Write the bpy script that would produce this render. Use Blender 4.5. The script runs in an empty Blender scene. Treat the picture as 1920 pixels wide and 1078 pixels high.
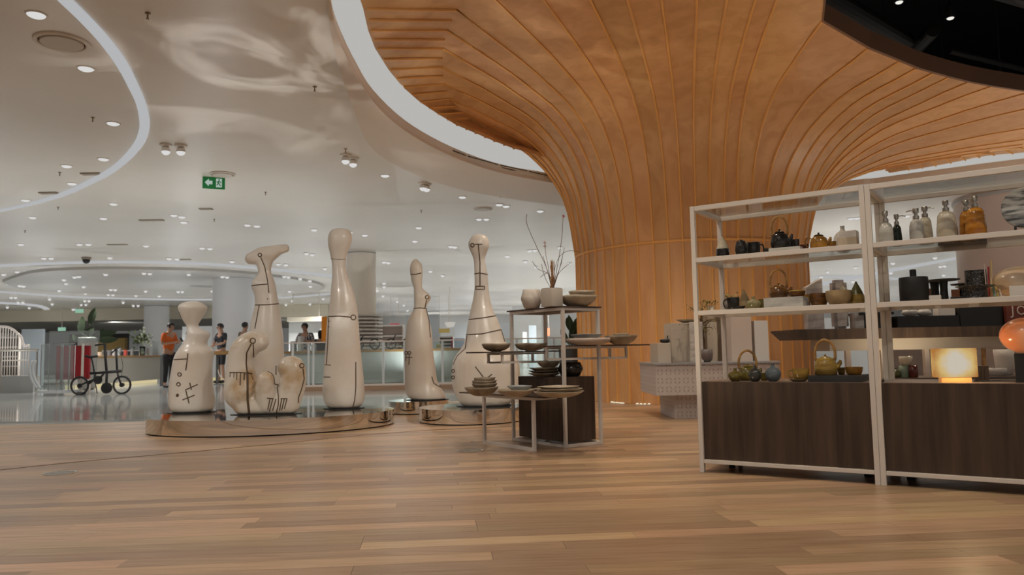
import bpy, bmesh, math, random
from mathutils import Vector, Matrix
from mathutils.bvhtree import BVHTree
R_ = random.Random(7)
PI = math.pi
C = bpy.context.scene.collection
SC = bpy.context.scene
# ---------------------------------------------------------------- camera
FPX, HCAM, ROLL, PITCH = 1443.0, 0.82, 0.0189, math.atan(120.5 / 1443.0)
cam_d = bpy.data.cameras.new('camera'); cam = bpy.data.objects.new('camera', cam_d); C.objects.link(cam)
cr, sr, cp, sp = math.cos(ROLL), math.sin(ROLL), math.cos(PITCH), math.sin(PITCH)
Rx, Ux, Fx = Vector((1, 0, 0)), Vector((0, -sp, cp)), Vector((0, cp, sp))
ax, ay = Rx * cr - Ux * sr, Rx * sr + Ux * cr
M = Matrix((ax, ay, -Fx)).transposed().to_4x4(); M.translation = (0, 0, HCAM)
cam.matrix_world = M
cam_d.sensor_width = 36; cam_d.lens = FPX / 1920 * 36; cam_d.clip_end = 300; cam_d.clip_start = .05
cam_d.dof.use_dof = True; cam_d.dof.focus_distance = 5.6; cam_d.dof.aperture_fstop = 3.2
SC.camera = cam
# ---------------------------------------------------------------- world, exposure
w = bpy.data.worlds.new('world'); SC.world = w; w.use_nodes = True
bg = w.node_tree.nodes['Background']; bg.inputs[0].default_value = (1.0, .95, .9, 1); bg.inputs[1].default_value = .55
SC.view_settings.view_transform = 'Standard'; SC.view_settings.look = 'None'
SC.view_settings.exposure = 0; SC.view_settings.gamma = 1; SC.view_settings.use_curve_mapping = False
SC.cycles.use_denoising = True
SC.cycles.max_bounces = 8; SC.cycles.transparent_max_bounces = 24
SC.cycles.sample_clamp_indirect = 4
# ---------------------------------------------------------------- lights of the place, with added fill lights
def spot(loc, to, power, size=math.radians(100), col=(1, .93, .84), blend=.8, rad=0.0, name='spot_light'):
    l = bpy.data.lights.new(name, 'SPOT'); l.energy = power; l.spot_size = size; l.spot_blend = blend
    l.shadow_soft_size = rad; l.color = col
    o = bpy.data.objects.new(name, l); C.objects.link(o); o.location = loc
    o.rotation_euler = (Vector(to) - Vector(loc)).to_track_quat('-Z', 'Y').to_euler(); return o
def area(loc, to, sx, sy, power, col=(1, .95, .9), name='ceiling_light'):
    l = bpy.data.lights.new(name, 'AREA'); l.shape = 'RECTANGLE'; l.size = sx; l.size_y = sy; l.energy = power; l.color = col
    o = bpy.data.objects.new(name, l); C.objects.link(o); o.location = loc
    o.rotation_euler = (Vector(to) - Vector(loc)).to_track_quat('-Z', 'Y').to_euler(); return o
for _x, _y, _p in [(-6, 8, 220), (-2, 14, 320), (-8, 16, 450), (-12, 22, 900), (-4, 22, 850), (4, 24, 850), (-16, 12, 450), (-3, 4, 140), (12, 18, 500), (-8, 34, 1400), (2, 34, 1400), (-18, 32, 1300), (12, 32, 1300), (-28, 20, 700), (-12, 41, 1200), (4, 46, 1500), (-26, 40, 1000), (18, 46, 1400), (-6, 56, 900), (4, 56, 900), (16, 56, 900)]:
    spot((_x, _y, 3.6), (_x, _y, 0), _p, math.radians(150), (1, .975, .94), 1, name='hall_downlight')
for _x, _y, _p in [(.5, 5.5, 190), (3.2, 8.2, 230), (5.5, 6.5, 230), (1, 9.5, 180), (2.5, 2.5, 210), (-1, 2.0, 180)]:
    spot((_x, _y, 4.2), (_x, _y, 0), _p, math.radians(125), (1, .87, .7), 1, name='canopy_downlight')
# added unseen upward spots that fill the hall ceiling with light
for _i in range(-6, 6):
    for _j in range(0, 9):
        _x, _y = _i * 5.2 + (2.6 if _j % 2 else 0), 13.5 + _j * 5.4
        if (abs(_x - 3) < 4.5 and _y < 20) or (40 < _y and _x < -8): continue
        spot((_x, _y, .25), (_x, _y, 4), (120 + 4 * _y) * .56, math.radians(165), (.95, .98, 1), 1, name='hall_ceiling_fill')
for _x, _y, _p in [(-10, 6, 55), (-12, 1, 60), (-4, 13.4, 40), (-7.5, 12.3, 55), (-5, -2, 60)]:
    spot((_x, _y, .25), (_x, _y, 4), _p, math.radians(165), (1, .88, .72), 1, name='ceiling_fill')  # added unseen upward fill for the near ceiling at left
# trunk foot lamps plus added floor fill for the canopy; spots on the sculptures
for _x, _y, _z, _p in [(2.2, 10.7, .1, 17), (3.6, 10.5, .1, 15), (5.2, 11.0, .1, 14), (3.9, 7.4, .3, 50), (6.6, 9.2, .3, 55), (-.4, 9.9, .25, 38), (9, 10.5, .3, 60), (.8, 4.6, .1, 30)]:
    if _p: spot((_x, _y, _z), (_x + .1, _y - .6, 5), _p, math.radians(150), (1, .84, .6), 1, name='canopy_uplight_and_fill')
for _l, _t, _p in [((1.2, 4.2, 4.2), (-2.8, 9.0, 1.2), 260), ((-4.5, 4.5, 3.65), (-2.9, 9.0, 1.0), 180), ((1.6, 5.0, 4.2), (-.7, 9.5, 1.0), 170), ((.2, 4.5, 4.2), (1.2, 11.5, 1.5), 60), ((2.6, 6.0, 4.6), (3, 11.3, 2.4), 60), ((.4, 2.4, 4.2), (1.9, 4.9, 1.0), 110), ((4.2, 6.6, 4.9), (2.6, 4.6, 1.6), 70), ((-.3, 4.0, 3.9), (.3, 6.7, .7), 75), ((1.2, 7.2, 4.2), (2.6, 9.2, .8), 45)]:
    spot(_l, _t, _p, math.radians(60), (1, .93, .82), .9, name='accent_spot')  # the spot on the tiered table is added brightening

for _x, _y, _p in [(10, 15, 170), (13, 12, 150), (9, 19, 150), (15, 19, 150), (8.3, 11.6, 140)]: spot((_x, _y, .25), (_x, _y, 4), _p, math.radians(165), (1, .9, .8), 1, name='ceiling_fill')  # added unseen fill lifting the ceiling at right

# added patterned spots imitating caustic patches from the mirror plinths on the ceiling
def caustic(loc, to, power, ang, sc, sd):
    o = spot(loc, to, power, math.radians(ang), (1, .97, .92), .5, name='plinth_caustic_spot'); l = o.data; l.use_nodes = True; N = l.node_tree.nodes; K = l.node_tree.links
    e = N['Emission']; tc = N.new('ShaderNodeTexCoord'); mp = N.new('ShaderNodeMapping'); mp.inputs['Location'].default_value = (sd, sd * .7, 0); K.new(tc.outputs['Normal'], mp.inputs[0])
    n1 = N.new('ShaderNodeTexNoise'); n1.inputs['Scale'].default_value = sc; n1.inputs['Detail'].default_value = 3; n1.inputs['Distortion'].default_value = 2.2; K.new(mp.outputs[0], n1.inputs['Vector'])
    r1 = N.new('ShaderNodeValToRGB'); r1.color_ramp.elements[0].position = .5; r1.color_ramp.elements[1].position = .66; K.new(n1.outputs['Fac'], r1.inputs[0]); K.new(r1.outputs[0], e.inputs['Strength'])
caustic((-2.3, 7.9, .2), (-1.9, 8.6, 3.75), 140, 95, 2.4, 3.1)
caustic((-.4, 8.5, .2), (.6, 8.0, 4.4), 110, 80, 2.6, 7.7)

for _x in (-34, -24, -15): spot((_x, 46, 2.9), (_x, 60, .8), 500, math.radians(120), (.95, .98, 1), 1, name='far_shop_fill')  # added unseen spots brightening the far shops and back wall

# ---------------------------------------------------------------- pixel -> world helpers (photo frame 1920x1078)
def ray(u, v):
    x, y = (u - 960) / FPX, (539 - v) / FPX
    return Fx + ax * x + ay * y
O3 = Vector((0, 0, HCAM))
def zp(u, v, z):
    d = ray(u, v); return O3 + d * ((z - HCAM) / d.z)
def dp(u, v, Y):
    d = ray(u, v); return O3 + d * (Y / d.y)
def plane(u, v, o, n):
    d = ray(u, v); t = (Vector(o) - O3).dot(n) / d.dot(n); return O3 + d * t
# ---------------------------------------------------------------- mesh helpers
def clean(bm):
    bmesh.ops.recalc_face_normals(bm, faces=bm.faces[:])
def obj(name, bm, mat=None, parent=None, smooth=False, angle=None):
    me = bpy.data.meshes.new(name); clean(bm); bm.to_mesh(me); bm.free()
    if mat:
        for m in (mat if isinstance(mat, (list, tuple)) else [mat]): me.materials.append(m)
    if smooth:
        me.shade_smooth()
        if angle: me.set_sharp_from_angle(angle=math.radians(angle))
    o = bpy.data.objects.new(name, me); C.objects.link(o)
    if parent: o.parent = parent
    return o
def tag(o, label=None, cat=None, group=None, kind=None):
    if label: o['label'] = label
    if cat: o['category'] = cat
    if group: o['group'] = group
    if kind: o['kind'] = kind
    return o
def thing(name, label, cat, loc=(0, 0, 0), rz=0, group=None):
    o = bpy.data.objects.new(name, None); C.objects.link(o); o.location = loc; o.rotation_euler = (0, 0, rz)
    o.empty_display_size = .1
    return tag(o, label, cat, group)
def dup(root, loc, rz=0, label=None, group=None, scale=None):
    def cp_(o, par):
        c = o.copy(); C.objects.link(c)
        if par: c.parent = par
        for ch in KIDS.get(o.name, []): cp_(ch, c)
        return c
    KIDS = {}
    for o in C.objects:
        if o.parent: KIDS.setdefault(o.parent.name, []).append(o)
    r = cp_(root, None); r.location = loc; r.rotation_euler = (0, 0, rz)
    if scale: r.scale = scale if isinstance(scale, tuple) else (scale,) * 3
    if label: r['label'] = label
    if group: r['group'] = group
    return r
def bx(bm, c, s, rz=0, bev=0, e1=None):
    """box centred at c with full size s, rotated about z"""
    m = Matrix.Translation(Vector(c)) @ Matrix.Rotation(rz, 4, 'Z') @ Matrix.Diagonal((s[0], s[1], s[2], 1))
    r = bmesh.ops.create_cube(bm, size=1, matrix=m)
    if bev:
        es = {e for v in r['verts'] for e in v.link_edges}
        bmesh.ops.bevel(bm, geom=list(es), offset=bev, segments=2, affect='EDGES', profile=.6)
    return bm
def box(c, s, rz=0, bev=0): return bx(bmesh.new(), c, s, rz, bev)
def ring(bm, pts): return [bm.verts.new(p) for p in pts]
def bridge(bm, a, b, close=True):
    n = len(a)
    for i in range(n if close else n - 1):
        j = (i + 1) % n
        try: bm.faces.new((a[i], a[j], b[j], b[i]))
        except ValueError: pass
def lathe(bm, prof, seg=28, c=(0, 0, 0), sx=1, sy=1, wob=0, seed=0, cap0=True, cap1=True):
    """prof: list of (r,z)"""
    rr = random.Random(seed); ph = [rr.uniform(0, 6.28) for _ in range(4)]
    prev = None
    for k, (r, z) in enumerate(prof):
        pts = []
        for i in range(seg):
            a = 2 * PI * i / seg
            q = 1 + wob * (math.sin(2 * a + ph[0]) * .6 + math.sin(3 * a + ph[1]) * .5 + math.sin(5 * a + ph[2]) * .35)
            zz = wob * r * .35 * math.sin(3 * a + ph[3])
            pts.append((c[0] + sx * r * q * math.cos(a), c[1] + sy * r * q * math.sin(a), c[2] + z + zz))
        cur = ring(bm, pts)
        if prev is None:
            if cap0: bm.faces.new(cur[::-1])
        else: bridge(bm, prev, cur)
        prev = cur
    if cap1: bm.faces.new(prev)
    return bm
def L(prof, **k): return lathe(bmesh.new(), prof, **k)
def tube(bm, pts, r, seg=8, caps=True, close=False, flat=1):
    pts = [Vector(p) for p in pts]; n = len(pts)
    rs = r if isinstance(r, (list, tuple)) else [r] * n
    t0 = (pts[1] - pts[0]).normalized()
    up = Vector((0, 0, 1)) if abs(t0.z) < .9 else Vector((1, 0, 0))
    nrm = (up - t0 * up.dot(t0)).normalized(); prev = first = None
    for i in range(n):
        if close: t = (pts[(i + 1) % n] - pts[i - 1]).normalized()
        else: t = (pts[min(i + 1, n - 1)] - pts[max(i - 1, 0)]).normalized()
        nrm = (nrm - t * nrm.dot(t)).normalized(); b = t.cross(nrm)
        cur = ring(bm, [pts[i] + (nrm * math.cos(2 * PI * k / seg) + b * math.sin(2 * PI * k / seg) * flat) * rs[i] for k in range(seg)])
        if prev: bridge(bm, prev, cur)
        else: first = cur
        prev = cur
    if close: bridge(bm, prev, first)
    elif caps: bm.faces.new(first[::-1]); bm.faces.new(prev)
    return bm
def T(pts, r, **k): return tube(bmesh.new(), pts, r, **k)
def sm(pts, n=6):
    """Catmull-Rom smoothing of a polyline of tuples"""
    P = [Vector(p) for p in pts]; out = []
    for i in range(len(P) - 1):
        a, b, c, d = P[max(i - 1, 0)], P[i], P[i + 1], P[min(i + 2, len(P) - 1)]
        for k in range(n):
            t = k / n
            out.append(.5 * ((2 * b) + (c - a) * t + (2 * a - 5 * b + 4 * c - d) * t * t + (3 * b - a - 3 * c + d) * t ** 3))
    out.append(P[-1]); return out
def ball(bm, c, r, s=(1, 1, 1), seg=20, rings=12):
    m = Matrix.Translation(Vector(c)) @ Matrix.Diagonal((s[0], s[1], s[2], 1))
    bmesh.ops.create_uvsphere(bm, u_segments=seg, v_segments=rings, radius=r, matrix=m); return bm
def prism(bm, pts, z0, z1):
    a = ring(bm, [(p[0], p[1], z0) for p in pts]); b = ring(bm, [(p[0], p[1], z1) for p in pts])
    bridge(bm, a, b); bm.faces.new(a[::-1]); bm.faces.new(b); return bm
def strip_poly(bm, A, B, th):
    """thick band lofted between polylines A and B (same count), th below"""
    n = len(A); a = [bm.verts.new(p) for p in A]; b = [bm.verts.new(p) for p in B]
    a2 = [bm.verts.new(Vector(p) - Vector((0, 0, th))) for p in A]; b2 = [bm.verts.new(Vector(p) - Vector((0, 0, th))) for p in B]
    bridge(bm, a, b, False); bridge(bm, a2, b2, False); bridge(bm, a, a2, False); bridge(bm, b, b2, False)
    bm.faces.new((a[0], b[0], b2[0], a2[0])); bm.faces.new((a[-1], b[-1], b2[-1], a2[-1])); return bm
# ---------------------------------------------------------------- materials
def s2l(c): return tuple(((x / 255) / 12.92 if x / 255 <= .04045 else ((x / 255 + .055) / 1.055) ** 2.4) for x in c) + (1,)
MATS = {}
def mat(name, col, rough=.5, metal=0, spec=.5, var=0, scale=8, stretch=(1, 1, 1), col2=None, bump=0, bscale=40, trans=0, emit=0, alpha=1, coat=0, sss=0, coords='Object', contrast=(.35, .65), rnd=0, ior=1.45):
    if name in MATS: return MATS[name]
    m = bpy.data.materials.new(name); m.use_nodes = True; N = m.node_tree.nodes; K = m.node_tree.links
    b = N['Principled BSDF']; col = tuple(col) + ((1,) if len(col) == 3 else ())
    b.inputs['Base Color'].default_value = col; b.inputs['Roughness'].default_value = rough
    b.inputs['Metallic'].default_value = metal; b.inputs['Specular IOR Level'].default_value = spec
    b.inputs['Transmission Weight'].default_value = trans; b.inputs['Alpha'].default_value = alpha
    b.inputs['Coat Weight'].default_value = coat; b.inputs['IOR'].default_value = ior
    if sss: b.inputs['Subsurface Weight'].default_value = sss; b.inputs['Subsurface Radius'].default_value = (.03, .015, .008)
    if emit:
        b.inputs['Emission Color'].default_value = col; b.inputs['Emission Strength'].default_value = emit
    tc = N.new('ShaderNodeTexCoord'); mp = N.new('ShaderNodeMapping'); K.new(tc.outputs[coords], mp.inputs[0]); mp.inputs['Scale'].default_value = stretch
    if var or col2:
        no = N.new('ShaderNodeTexNoise'); no.inputs['Scale'].default_value = scale; no.inputs['Detail'].default_value = 6; K.new(mp.outputs[0], no.inputs['Vector'])
        rp = N.new('ShaderNodeValToRGB'); rp.color_ramp.elements[0].position, rp.color_ramp.elements[1].position = contrast
        c2 = (tuple(col2) + ((1,) if len(col2) == 3 else ())) if col2 else tuple(x * (1 - var) for x in col[:3]) + (1,)
        rp.color_ramp.elements[0].color = c2; rp.color_ramp.elements[1].color = col
        K.new(no.outputs['Fac'], rp.inputs[0]); out = rp.outputs[0]
        if rnd:
            oi = N.new('ShaderNodeObjectInfo'); hv = N.new('ShaderNodeHueSaturation'); mr = N.new('ShaderNodeMapRange')
            mr.inputs[3].default_value = 1 - rnd; mr.inputs[4].default_value = 1 + rnd
            K.new(oi.outputs['Random'], mr.inputs[0]); K.new(mr.outputs[0], hv.inputs['Value']); K.new(out, hv.inputs['Color']); out = hv.outputs[0]
        K.new(out, b.inputs['Base Color'])
        if emit: K.new(out, b.inputs['Emission Color'])
    if bump:
        nb = N.new('ShaderNodeTexNoise'); nb.inputs['Scale'].default_value = bscale; K.new(mp.outputs[0], nb.inputs['Vector'])
        bp = N.new('ShaderNodeBump'); bp.inputs['Strength'].default_value = bump; bp.inputs['Distance'].default_value = .01
        K.new(nb.outputs['Fac'], bp.inputs['Height']); K.new(bp.outputs[0], b.inputs['Normal'])
    MATS[name] = m; return m
def emis(name, col, st):
    if name in MATS: return MATS[name]
    m = bpy.data.materials.new(name); m.use_nodes = True; N = m.node_tree.nodes; N.remove(N['Principled BSDF'])
    e = N.new('ShaderNodeEmission'); e.inputs[0].default_value = tuple(col) + (1,); e.inputs[1].default_value = st
    m.node_tree.links.new(e.outputs[0], N['Material Output'].inputs[0]); MATS[name] = m; return m
def glass(name, tint=(.97, .98, .97), refl=.08):
    if name in MATS: return MATS[name]
    m = bpy.data.materials.new(name); m.use_nodes = True; N = m.node_tree.nodes; K = m.node_tree.links; N.remove(N['Principled BSDF'])
    t = N.new('ShaderNodeBsdfTransparent'); t.inputs[0].default_value = tuple(tint) + (1,)
    g = N.new('ShaderNodeBsdfGlossy'); g.inputs['Roughness'].default_value = .02
    fr = N.new('ShaderNodeFresnel'); fr.inputs[0].default_value = 1.45
    mm = N.new('ShaderNodeMath'); mm.operation = 'MULTIPLY'; mm.inputs[1].default_value = refl * 12
    mx = N.new('ShaderNodeMixShader'); K.new(fr.outputs[0], mm.inputs[0]); K.new(mm.outputs[0], mx.inputs[0])
    K.new(t.outputs[0], mx.inputs[1]); K.new(g.outputs[0], mx.inputs[2]); K.new(mx.outputs[0], N['Material Output'].inputs[0])
    MATS[name] = m; return m
WHITE_L = emis('lamp_white', (1, .985, .95), .47)
STRIP_L = emis('strip_white', (.97, .98, 1), .46)
M_ceil = mat('ceiling_paint', (.78, .74, .69), .32, var=.06, scale=.5, spec=.5)
M_frame = mat('white_steel', (.66, .59, .53), .4)
M_dark = mat('dark_oak', (.088, .053, .033), .55, col2=(.036, .021, .013), scale=3.2, stretch=(7, 7, .45), contrast=(.3, .72), bump=.15, bscale=30)
M_glass = glass('clear_glass')
M_black = mat('matt_black', (.012, .011, .011), .5)
M_white = mat('white_paint', (.62, .57, .52), .6)
# ================================================================ FLOOR
def wood_mat(name, base, dark, attr=True, st=(.35, 9, 1)):
    m = bpy.data.materials.new(name); m.use_nodes = True; N = m.node_tree.nodes; K = m.node_tree.links; b = N['Principled BSDF']
    b.inputs['Roughness'].default_value = .33; b.inputs['Specular IOR Level'].default_value = .5
    tc = N.new('ShaderNodeTexCoord'); at = N.new('ShaderNodeAttribute'); at.attribute_name = 'tone'
    ad = N.new('ShaderNodeVectorMath'); ad.operation = 'ADD'; sc = N.new('ShaderNodeVectorMath'); sc.operation = 'SCALE'; sc.inputs['Scale'].default_value = 17
    K.new(at.outputs['Color'], sc.inputs[0]); K.new(tc.outputs['Object'], ad.inputs[0]); K.new(sc.outputs[0], ad.inputs[1])
    mp = N.new('ShaderNodeMapping'); mp.inputs['Scale'].default_value = st; K.new(ad.outputs[0], mp.inputs[0])
    wv = N.new('ShaderNodeTexNoise'); wv.inputs['Scale'].default_value = 7; wv.inputs['Detail'].default_value = 8; wv.inputs['Distortion'].default_value = .8; K.new(mp.outputs[0], wv.inputs[0])
    rp = N.new('ShaderNodeValToRGB'); rp.color_ramp.elements[0].position = .36; rp.color_ramp.elements[1].position = .6
    rp.color_ramp.elements[0].color = tuple(dark) + (1,); rp.color_ramp.elements[1].color = tuple(base) + (1,); K.new(wv.outputs['Fac'], rp.inputs[0])
    hv = N.new('ShaderNodeHueSaturation'); K.new(rp.outputs[0], hv.inputs['Color'])
    mr = N.new('ShaderNodeMapRange'); mr.inputs[3].default_value = .68; mr.inputs[4].default_value = 1.14
    sp_ = N.new('ShaderNodeSeparateColor'); K.new(at.outputs['Color'], sp_.inputs[0]); K.new(sp_.outputs[0], mr.inputs[0]); K.new(mr.outputs[0], hv.inputs['Value'])
    mh = N.new('ShaderNodeMapRange'); mh.inputs[3].default_value = .49; mh.inputs[4].default_value = .508; K.new(sp_.outputs[1], mh.inputs[0]); K.new(mh.outputs[0], hv.inputs['Hue'])
    K.new(hv.outputs[0], b.inputs['Base Color'])
    bp = N.new('ShaderNodeBump'); bp.inputs['Strength'].default_value = .08; bp.inputs['Distance'].default_value = .003; K.new(wv.outputs['Fac'], bp.inputs['Height']); K.new(bp.outputs[0], b.inputs['Normal'])
    MATS[name] = m; return m
M_floor = wood_mat('oak_floor', (.50, .335, .2), (.37, .23, .125))
M_marble = mat('pale_marble_floor', (.44, .45, .43), .12, var=.12, scale=.6, coat=.3)
bm = bmesh.new(); bx(bm, (0, 37, -.07), (90, 110, .1))
sub = tag(obj('floor_marble', bm, M_marble), kind='structure')     # top at -.02
bm = bmesh.new()
# marble slabs level with the wood, joints recessed
for ix in range(-22, 16):
    for iy in range(0, 30):
        x, y = ix * 1.2, 11.2 + iy * 1.2
        bx(bm, (x, y, -.0105), (1.196, 1.196, .019))
tag(obj('marble_slab', bm, M_marble, sub), kind='stuff')
WD = Vector((.985, .09, 0)).normalized(); WN = Vector((-WD.y, WD.x, 0))   # plank direction
floor = tag(thing('floor_wood', None, None), kind='structure')
EDGE = [zp(-500, 805, 0), zp(0, 797, 0), zp(262, 791, 0), zp(480, 780, 0), zp(740, 757, 0), zp(900, 748, 0), zp(1150, 744, 0), zp(1500, 735, 0), zp(2300, 720, 0)]
def edge_y(x):
    for a, b in zip(EDGE, EDGE[1:]):
        if a.x <= x <= b.x: return a.y + (b.y - a.y) * (x - a.x) / (b.x - a.x)
    return EDGE[0].y if x < EDGE[0].x else EDGE[-1].y
EDGE_Y = edge_y
def plank(bm, s0, s1, n0, n1, tone, lay):
    pts = []
    for s, n in ((s0, n0), (s1, n0), (s1, n1), (s0, n1)):
        p = WD * s + WN * n; pts.append(p)
    if max(p.y - edge_y(p.x) for p in pts) > 0:
        if min(p.y - edge_y(p.x) for p in pts) > 0: return False
        for p in pts: p.y = min(p.y, edge_y(p.x))
        if pts[3].y - pts[0].y < .01 or pts[2].y - pts[1].y < .01: return False
    a = [bm.verts.new((p.x, p.y, 0)) for p in pts]; b = [bm.verts.new((p.x, p.y, -.015)) for p in pts]
    fs = [bm.faces.new(a)]
    for i in range(4): fs.append(bm.faces.new((a[i], a[(i + 1) % 4], b[(i + 1) % 4], b[i])))
    for f in fs:
        for l in f.loops: l[lay] = tone
    return True
W = .125; far = bmesh.new(); flay = far.loops.layers.float_color.new('tone'); cnt = 0
r = R_; n = 1.0
while n < 16:
    s = -16 + r.uniform(0, 1.4)
    while s < 16:
        ln = r.choice((.9, 1.2, 1.2, 1.5, 1.8)); tone = (r.random(), r.random(), r.random(), 1)
        g = .0007; mid = WD * (s + ln / 2) + WN * (n + W / 2)
        if r.random() < .12: tone = (0, .2, r.random(), 1)
        near = 2.6 < mid.y < 5.4 and abs(mid.x) < mid.y * .667 + .5
        if near and cnt < 290:
            bm = bmesh.new(); lay = bm.loops.layers.float_color.new('tone')
            if plank(bm, s + g, s + ln - g, n + g, n + W - g, tone, lay): obj('plank', bm, M_floor, floor); cnt += 1
            else: bm.free()
        else: plank(far, s + g, s + ln - g, n + g, n + W - g, tone, flay)
        s += ln
    n += W
tag(obj('planks', far, M_floor, floor), kind='stuff')
bm = bmesh.new()
pr = [(p.x, p.y) for p in EDGE]; bm2 = prism(bm, [(-16, -2), (28, -2)] + [(28, EDGE[-1].y)] + pr[::-1] + [(-16, EDGE[0].y)], -.0195, -.008)
obj('joint_bed', bm, mat('joint_dark', (.12, .07, .04), .9), floor)
A = [zp(u, v, 0) for u, v in [(-120, 894), (0, 881.5), (150, 866), (330, 850), (520, 832.5), (700, 814.5), (860, 804), (960, 800)]]
A = sm(A, 5); B = [p + Vector((0, .035, 0)) for p in A]
bm = strip_poly(bmesh.new(), [p + Vector((0, 0, .0025)) for p in A], [p + Vector((0, 0, .0025)) for p in B], .0035)
obj('expansion_joint', bm, mat('joint_brown', (.23, .13, .07), .5), floor)
for i, (u, v) in enumerate([(113, 887), (883, 845), (1203, 780)][:2]):
    p = zp(u, v, 0); t = thing('floor_outlet', ['round steel floor outlet cover in oak floor at far left', 'round steel floor outlet cover in oak floor beside the tiered display table'][i], 'floor outlet', p)
    obj('rim', L([(.115, .0005), (.115, .004), (.1, .006), (.095, .004), (.095, .001)]), mat('outlet_steel', (.6, .56, .5), .25, 1), t, True, 40)
    obj('lid', L([(.092, .001), (.092, .0045), (.03, .005)]), mat('outlet_lid', (.4, .35, .28), .35, .8, var=.5, scale=30), t, True, 40)
# ================================================================ CEILING
ZC = 3.75
cove_px = [(617, 0), (625, 40), (640, 80), (665, 130), (700, 185), (760, 240), (830, 280), (900, 308), (960, 324), (1035, 338)]
LEFT = [zp(u, v, ZC) for u, v in cove_px]
RIGHT = [zp(u, v, ZC) for u, v in [(1605, 347), (1640, 344), (1700, 336), (1800, 323), (1920, 308)]]
OVER = [Vector((12.5, 10.2, ZC)), Vector((14, 6, ZC)), Vector((13, 1, ZC)), Vector((8, -3, ZC)), Vector((2, -3, ZC)), Vector((-.6, .5, ZC)), Vector((-1.3, 3, ZC)), Vector((-1.52, 5, ZC))]
BACK = [Vector((.95, 14.1, ZC)), Vector((1.8, 15.5, ZC)), Vector((3.2, 16.1, ZC)), Vector((4.6, 15.6, ZC)), Vector((5.5, 14.6, ZC))]
LOOP = sm(LEFT + BACK + RIGHT + OVER + [LEFT[0]], 4)[:-1]
for p in LOOP: p.z = ZC
bm = bmesh.new()
outer = [bm.verts.new(p) for p in [(-45, -18, ZC), (45, -18, ZC), (45, 62, ZC), (-45, 62, ZC)]]
inner = [bm.verts.new(p) for p in LOOP]
es = [bm.edges.new((outer[i], outer[(i + 1) % 4])) for i in range(4)] + [bm.edges.new((inner[i], inner[(i + 1) % len(inner)])) for i in range(len(inner))]
bmesh.ops.triangle_fill(bm, use_beauty=True, use_dissolve=False, edges=es)
hi = [bm.verts.new((p.x, p.y, ZC + .1)) for p in LOOP]
bridge(bm, inner, hi)
tag(obj('ceiling', bm, M_ceil), kind='structure')
# luminous cove: edge wall and lid above the canopy lip
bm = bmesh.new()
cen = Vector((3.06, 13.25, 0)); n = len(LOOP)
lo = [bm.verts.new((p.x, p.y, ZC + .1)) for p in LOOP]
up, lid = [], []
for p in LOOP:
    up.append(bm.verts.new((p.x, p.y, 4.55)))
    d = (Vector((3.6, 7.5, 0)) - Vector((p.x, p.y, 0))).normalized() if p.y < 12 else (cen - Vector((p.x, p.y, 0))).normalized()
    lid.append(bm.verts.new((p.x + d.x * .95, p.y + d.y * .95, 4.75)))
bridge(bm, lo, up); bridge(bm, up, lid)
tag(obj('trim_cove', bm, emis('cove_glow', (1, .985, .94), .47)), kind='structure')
# flush light strips
def px_strip(name, label, R1, L1, zz=ZC, n=4):
    A = sm([zp(u, v, zz - .012) for u, v in R1], n); B = sm([zp(u, v, zz - .012) for u, v in L1], n)
    return tag(obj(name, strip_poly(bmesh.new(), A, B, .012), STRIP_L), label, 'light strip')
k = 1 / 2.694
R1 = [(330, -40), (370, 0), (470, 100), (560, 200), (640, 310), (700, 430), (740, 530), (757, 620), (740, 700), (700, 760), (640, 820), (560, 880), (460, 930), (350, 980), (200, 1025), (0, 1068), (-300, 1105)]
L1 = [(250, -40), (295, 0), (410, 110), (510, 220), (590, 330), (650, 440), (690, 530), (705, 620), (695, 680), (670, 730), (620, 790), (550, 850), (450, 905), (340, 958), (200, 1008), (0, 1056), (-300, 1096)]
px_strip('light_strip', 'wide curved white light strip in near ceiling at upper left', [(a * k, b * k) for a, b in R1], [(a * k, b * k) for a, b in L1])
t2 = [(-150, 503), (0, 496), (110, 491), (250, 489), (390, 493), (480, 500), (560, 508), (623, 516), (700, 528)]
px_strip('light_strip', 'thin curved light strip crossing the ceiling above the left columns', t2, [(a, b + 4.2) for a, b in t2])
t3 = [(-100, 542), (0, 546), (133, 555.3), (267, 559.3), (400, 560.5), (533, 556.5), (623, 549), (700, 540)]
px_strip('light_strip', 'faint curved light strip behind the thin one, farther down the hall', t3, [(a, b + 2.4) for a, b in t3])
t4 = [(-60, 566), (0, 566.2), (45, 568.5), (75, 572), (90, 577), (92, 580.5), (82, 584), (62, 586.5)]
t5 = [(-60, 569.5), (0, 569.5), (42, 572), (68, 575), (80, 578.5), (81, 580.5), (75, 583), (58, 585)]
px_strip('light_strip', 'short hooked light strip end above the far left shop', t4, t5)
px_strip('light_strip', 'slanted light strip on ceiling seen through the right shelf unit', [(1524, 534), (1640, 510), (1800, 481), (1822, 478)], [(1524, 540), (1640, 516), (1800, 485), (1822, 482)])
px_strip('light_strip', 'second slanted light strip behind glass shelf, lower one', [(1524, 519), (1560, 517), (1640, 518), (1720, 526)], [(1524, 522), (1560, 520), (1640, 521), (1720, 529)], ZC - .014)
# dropped disc ring round the cove (lower lip of the ceiling)
soff_px = [(520, -20), (560, 60), (610, 160), (680, 268), (760, 315), (860, 350), (960, 369), (1062, 383)]
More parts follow.
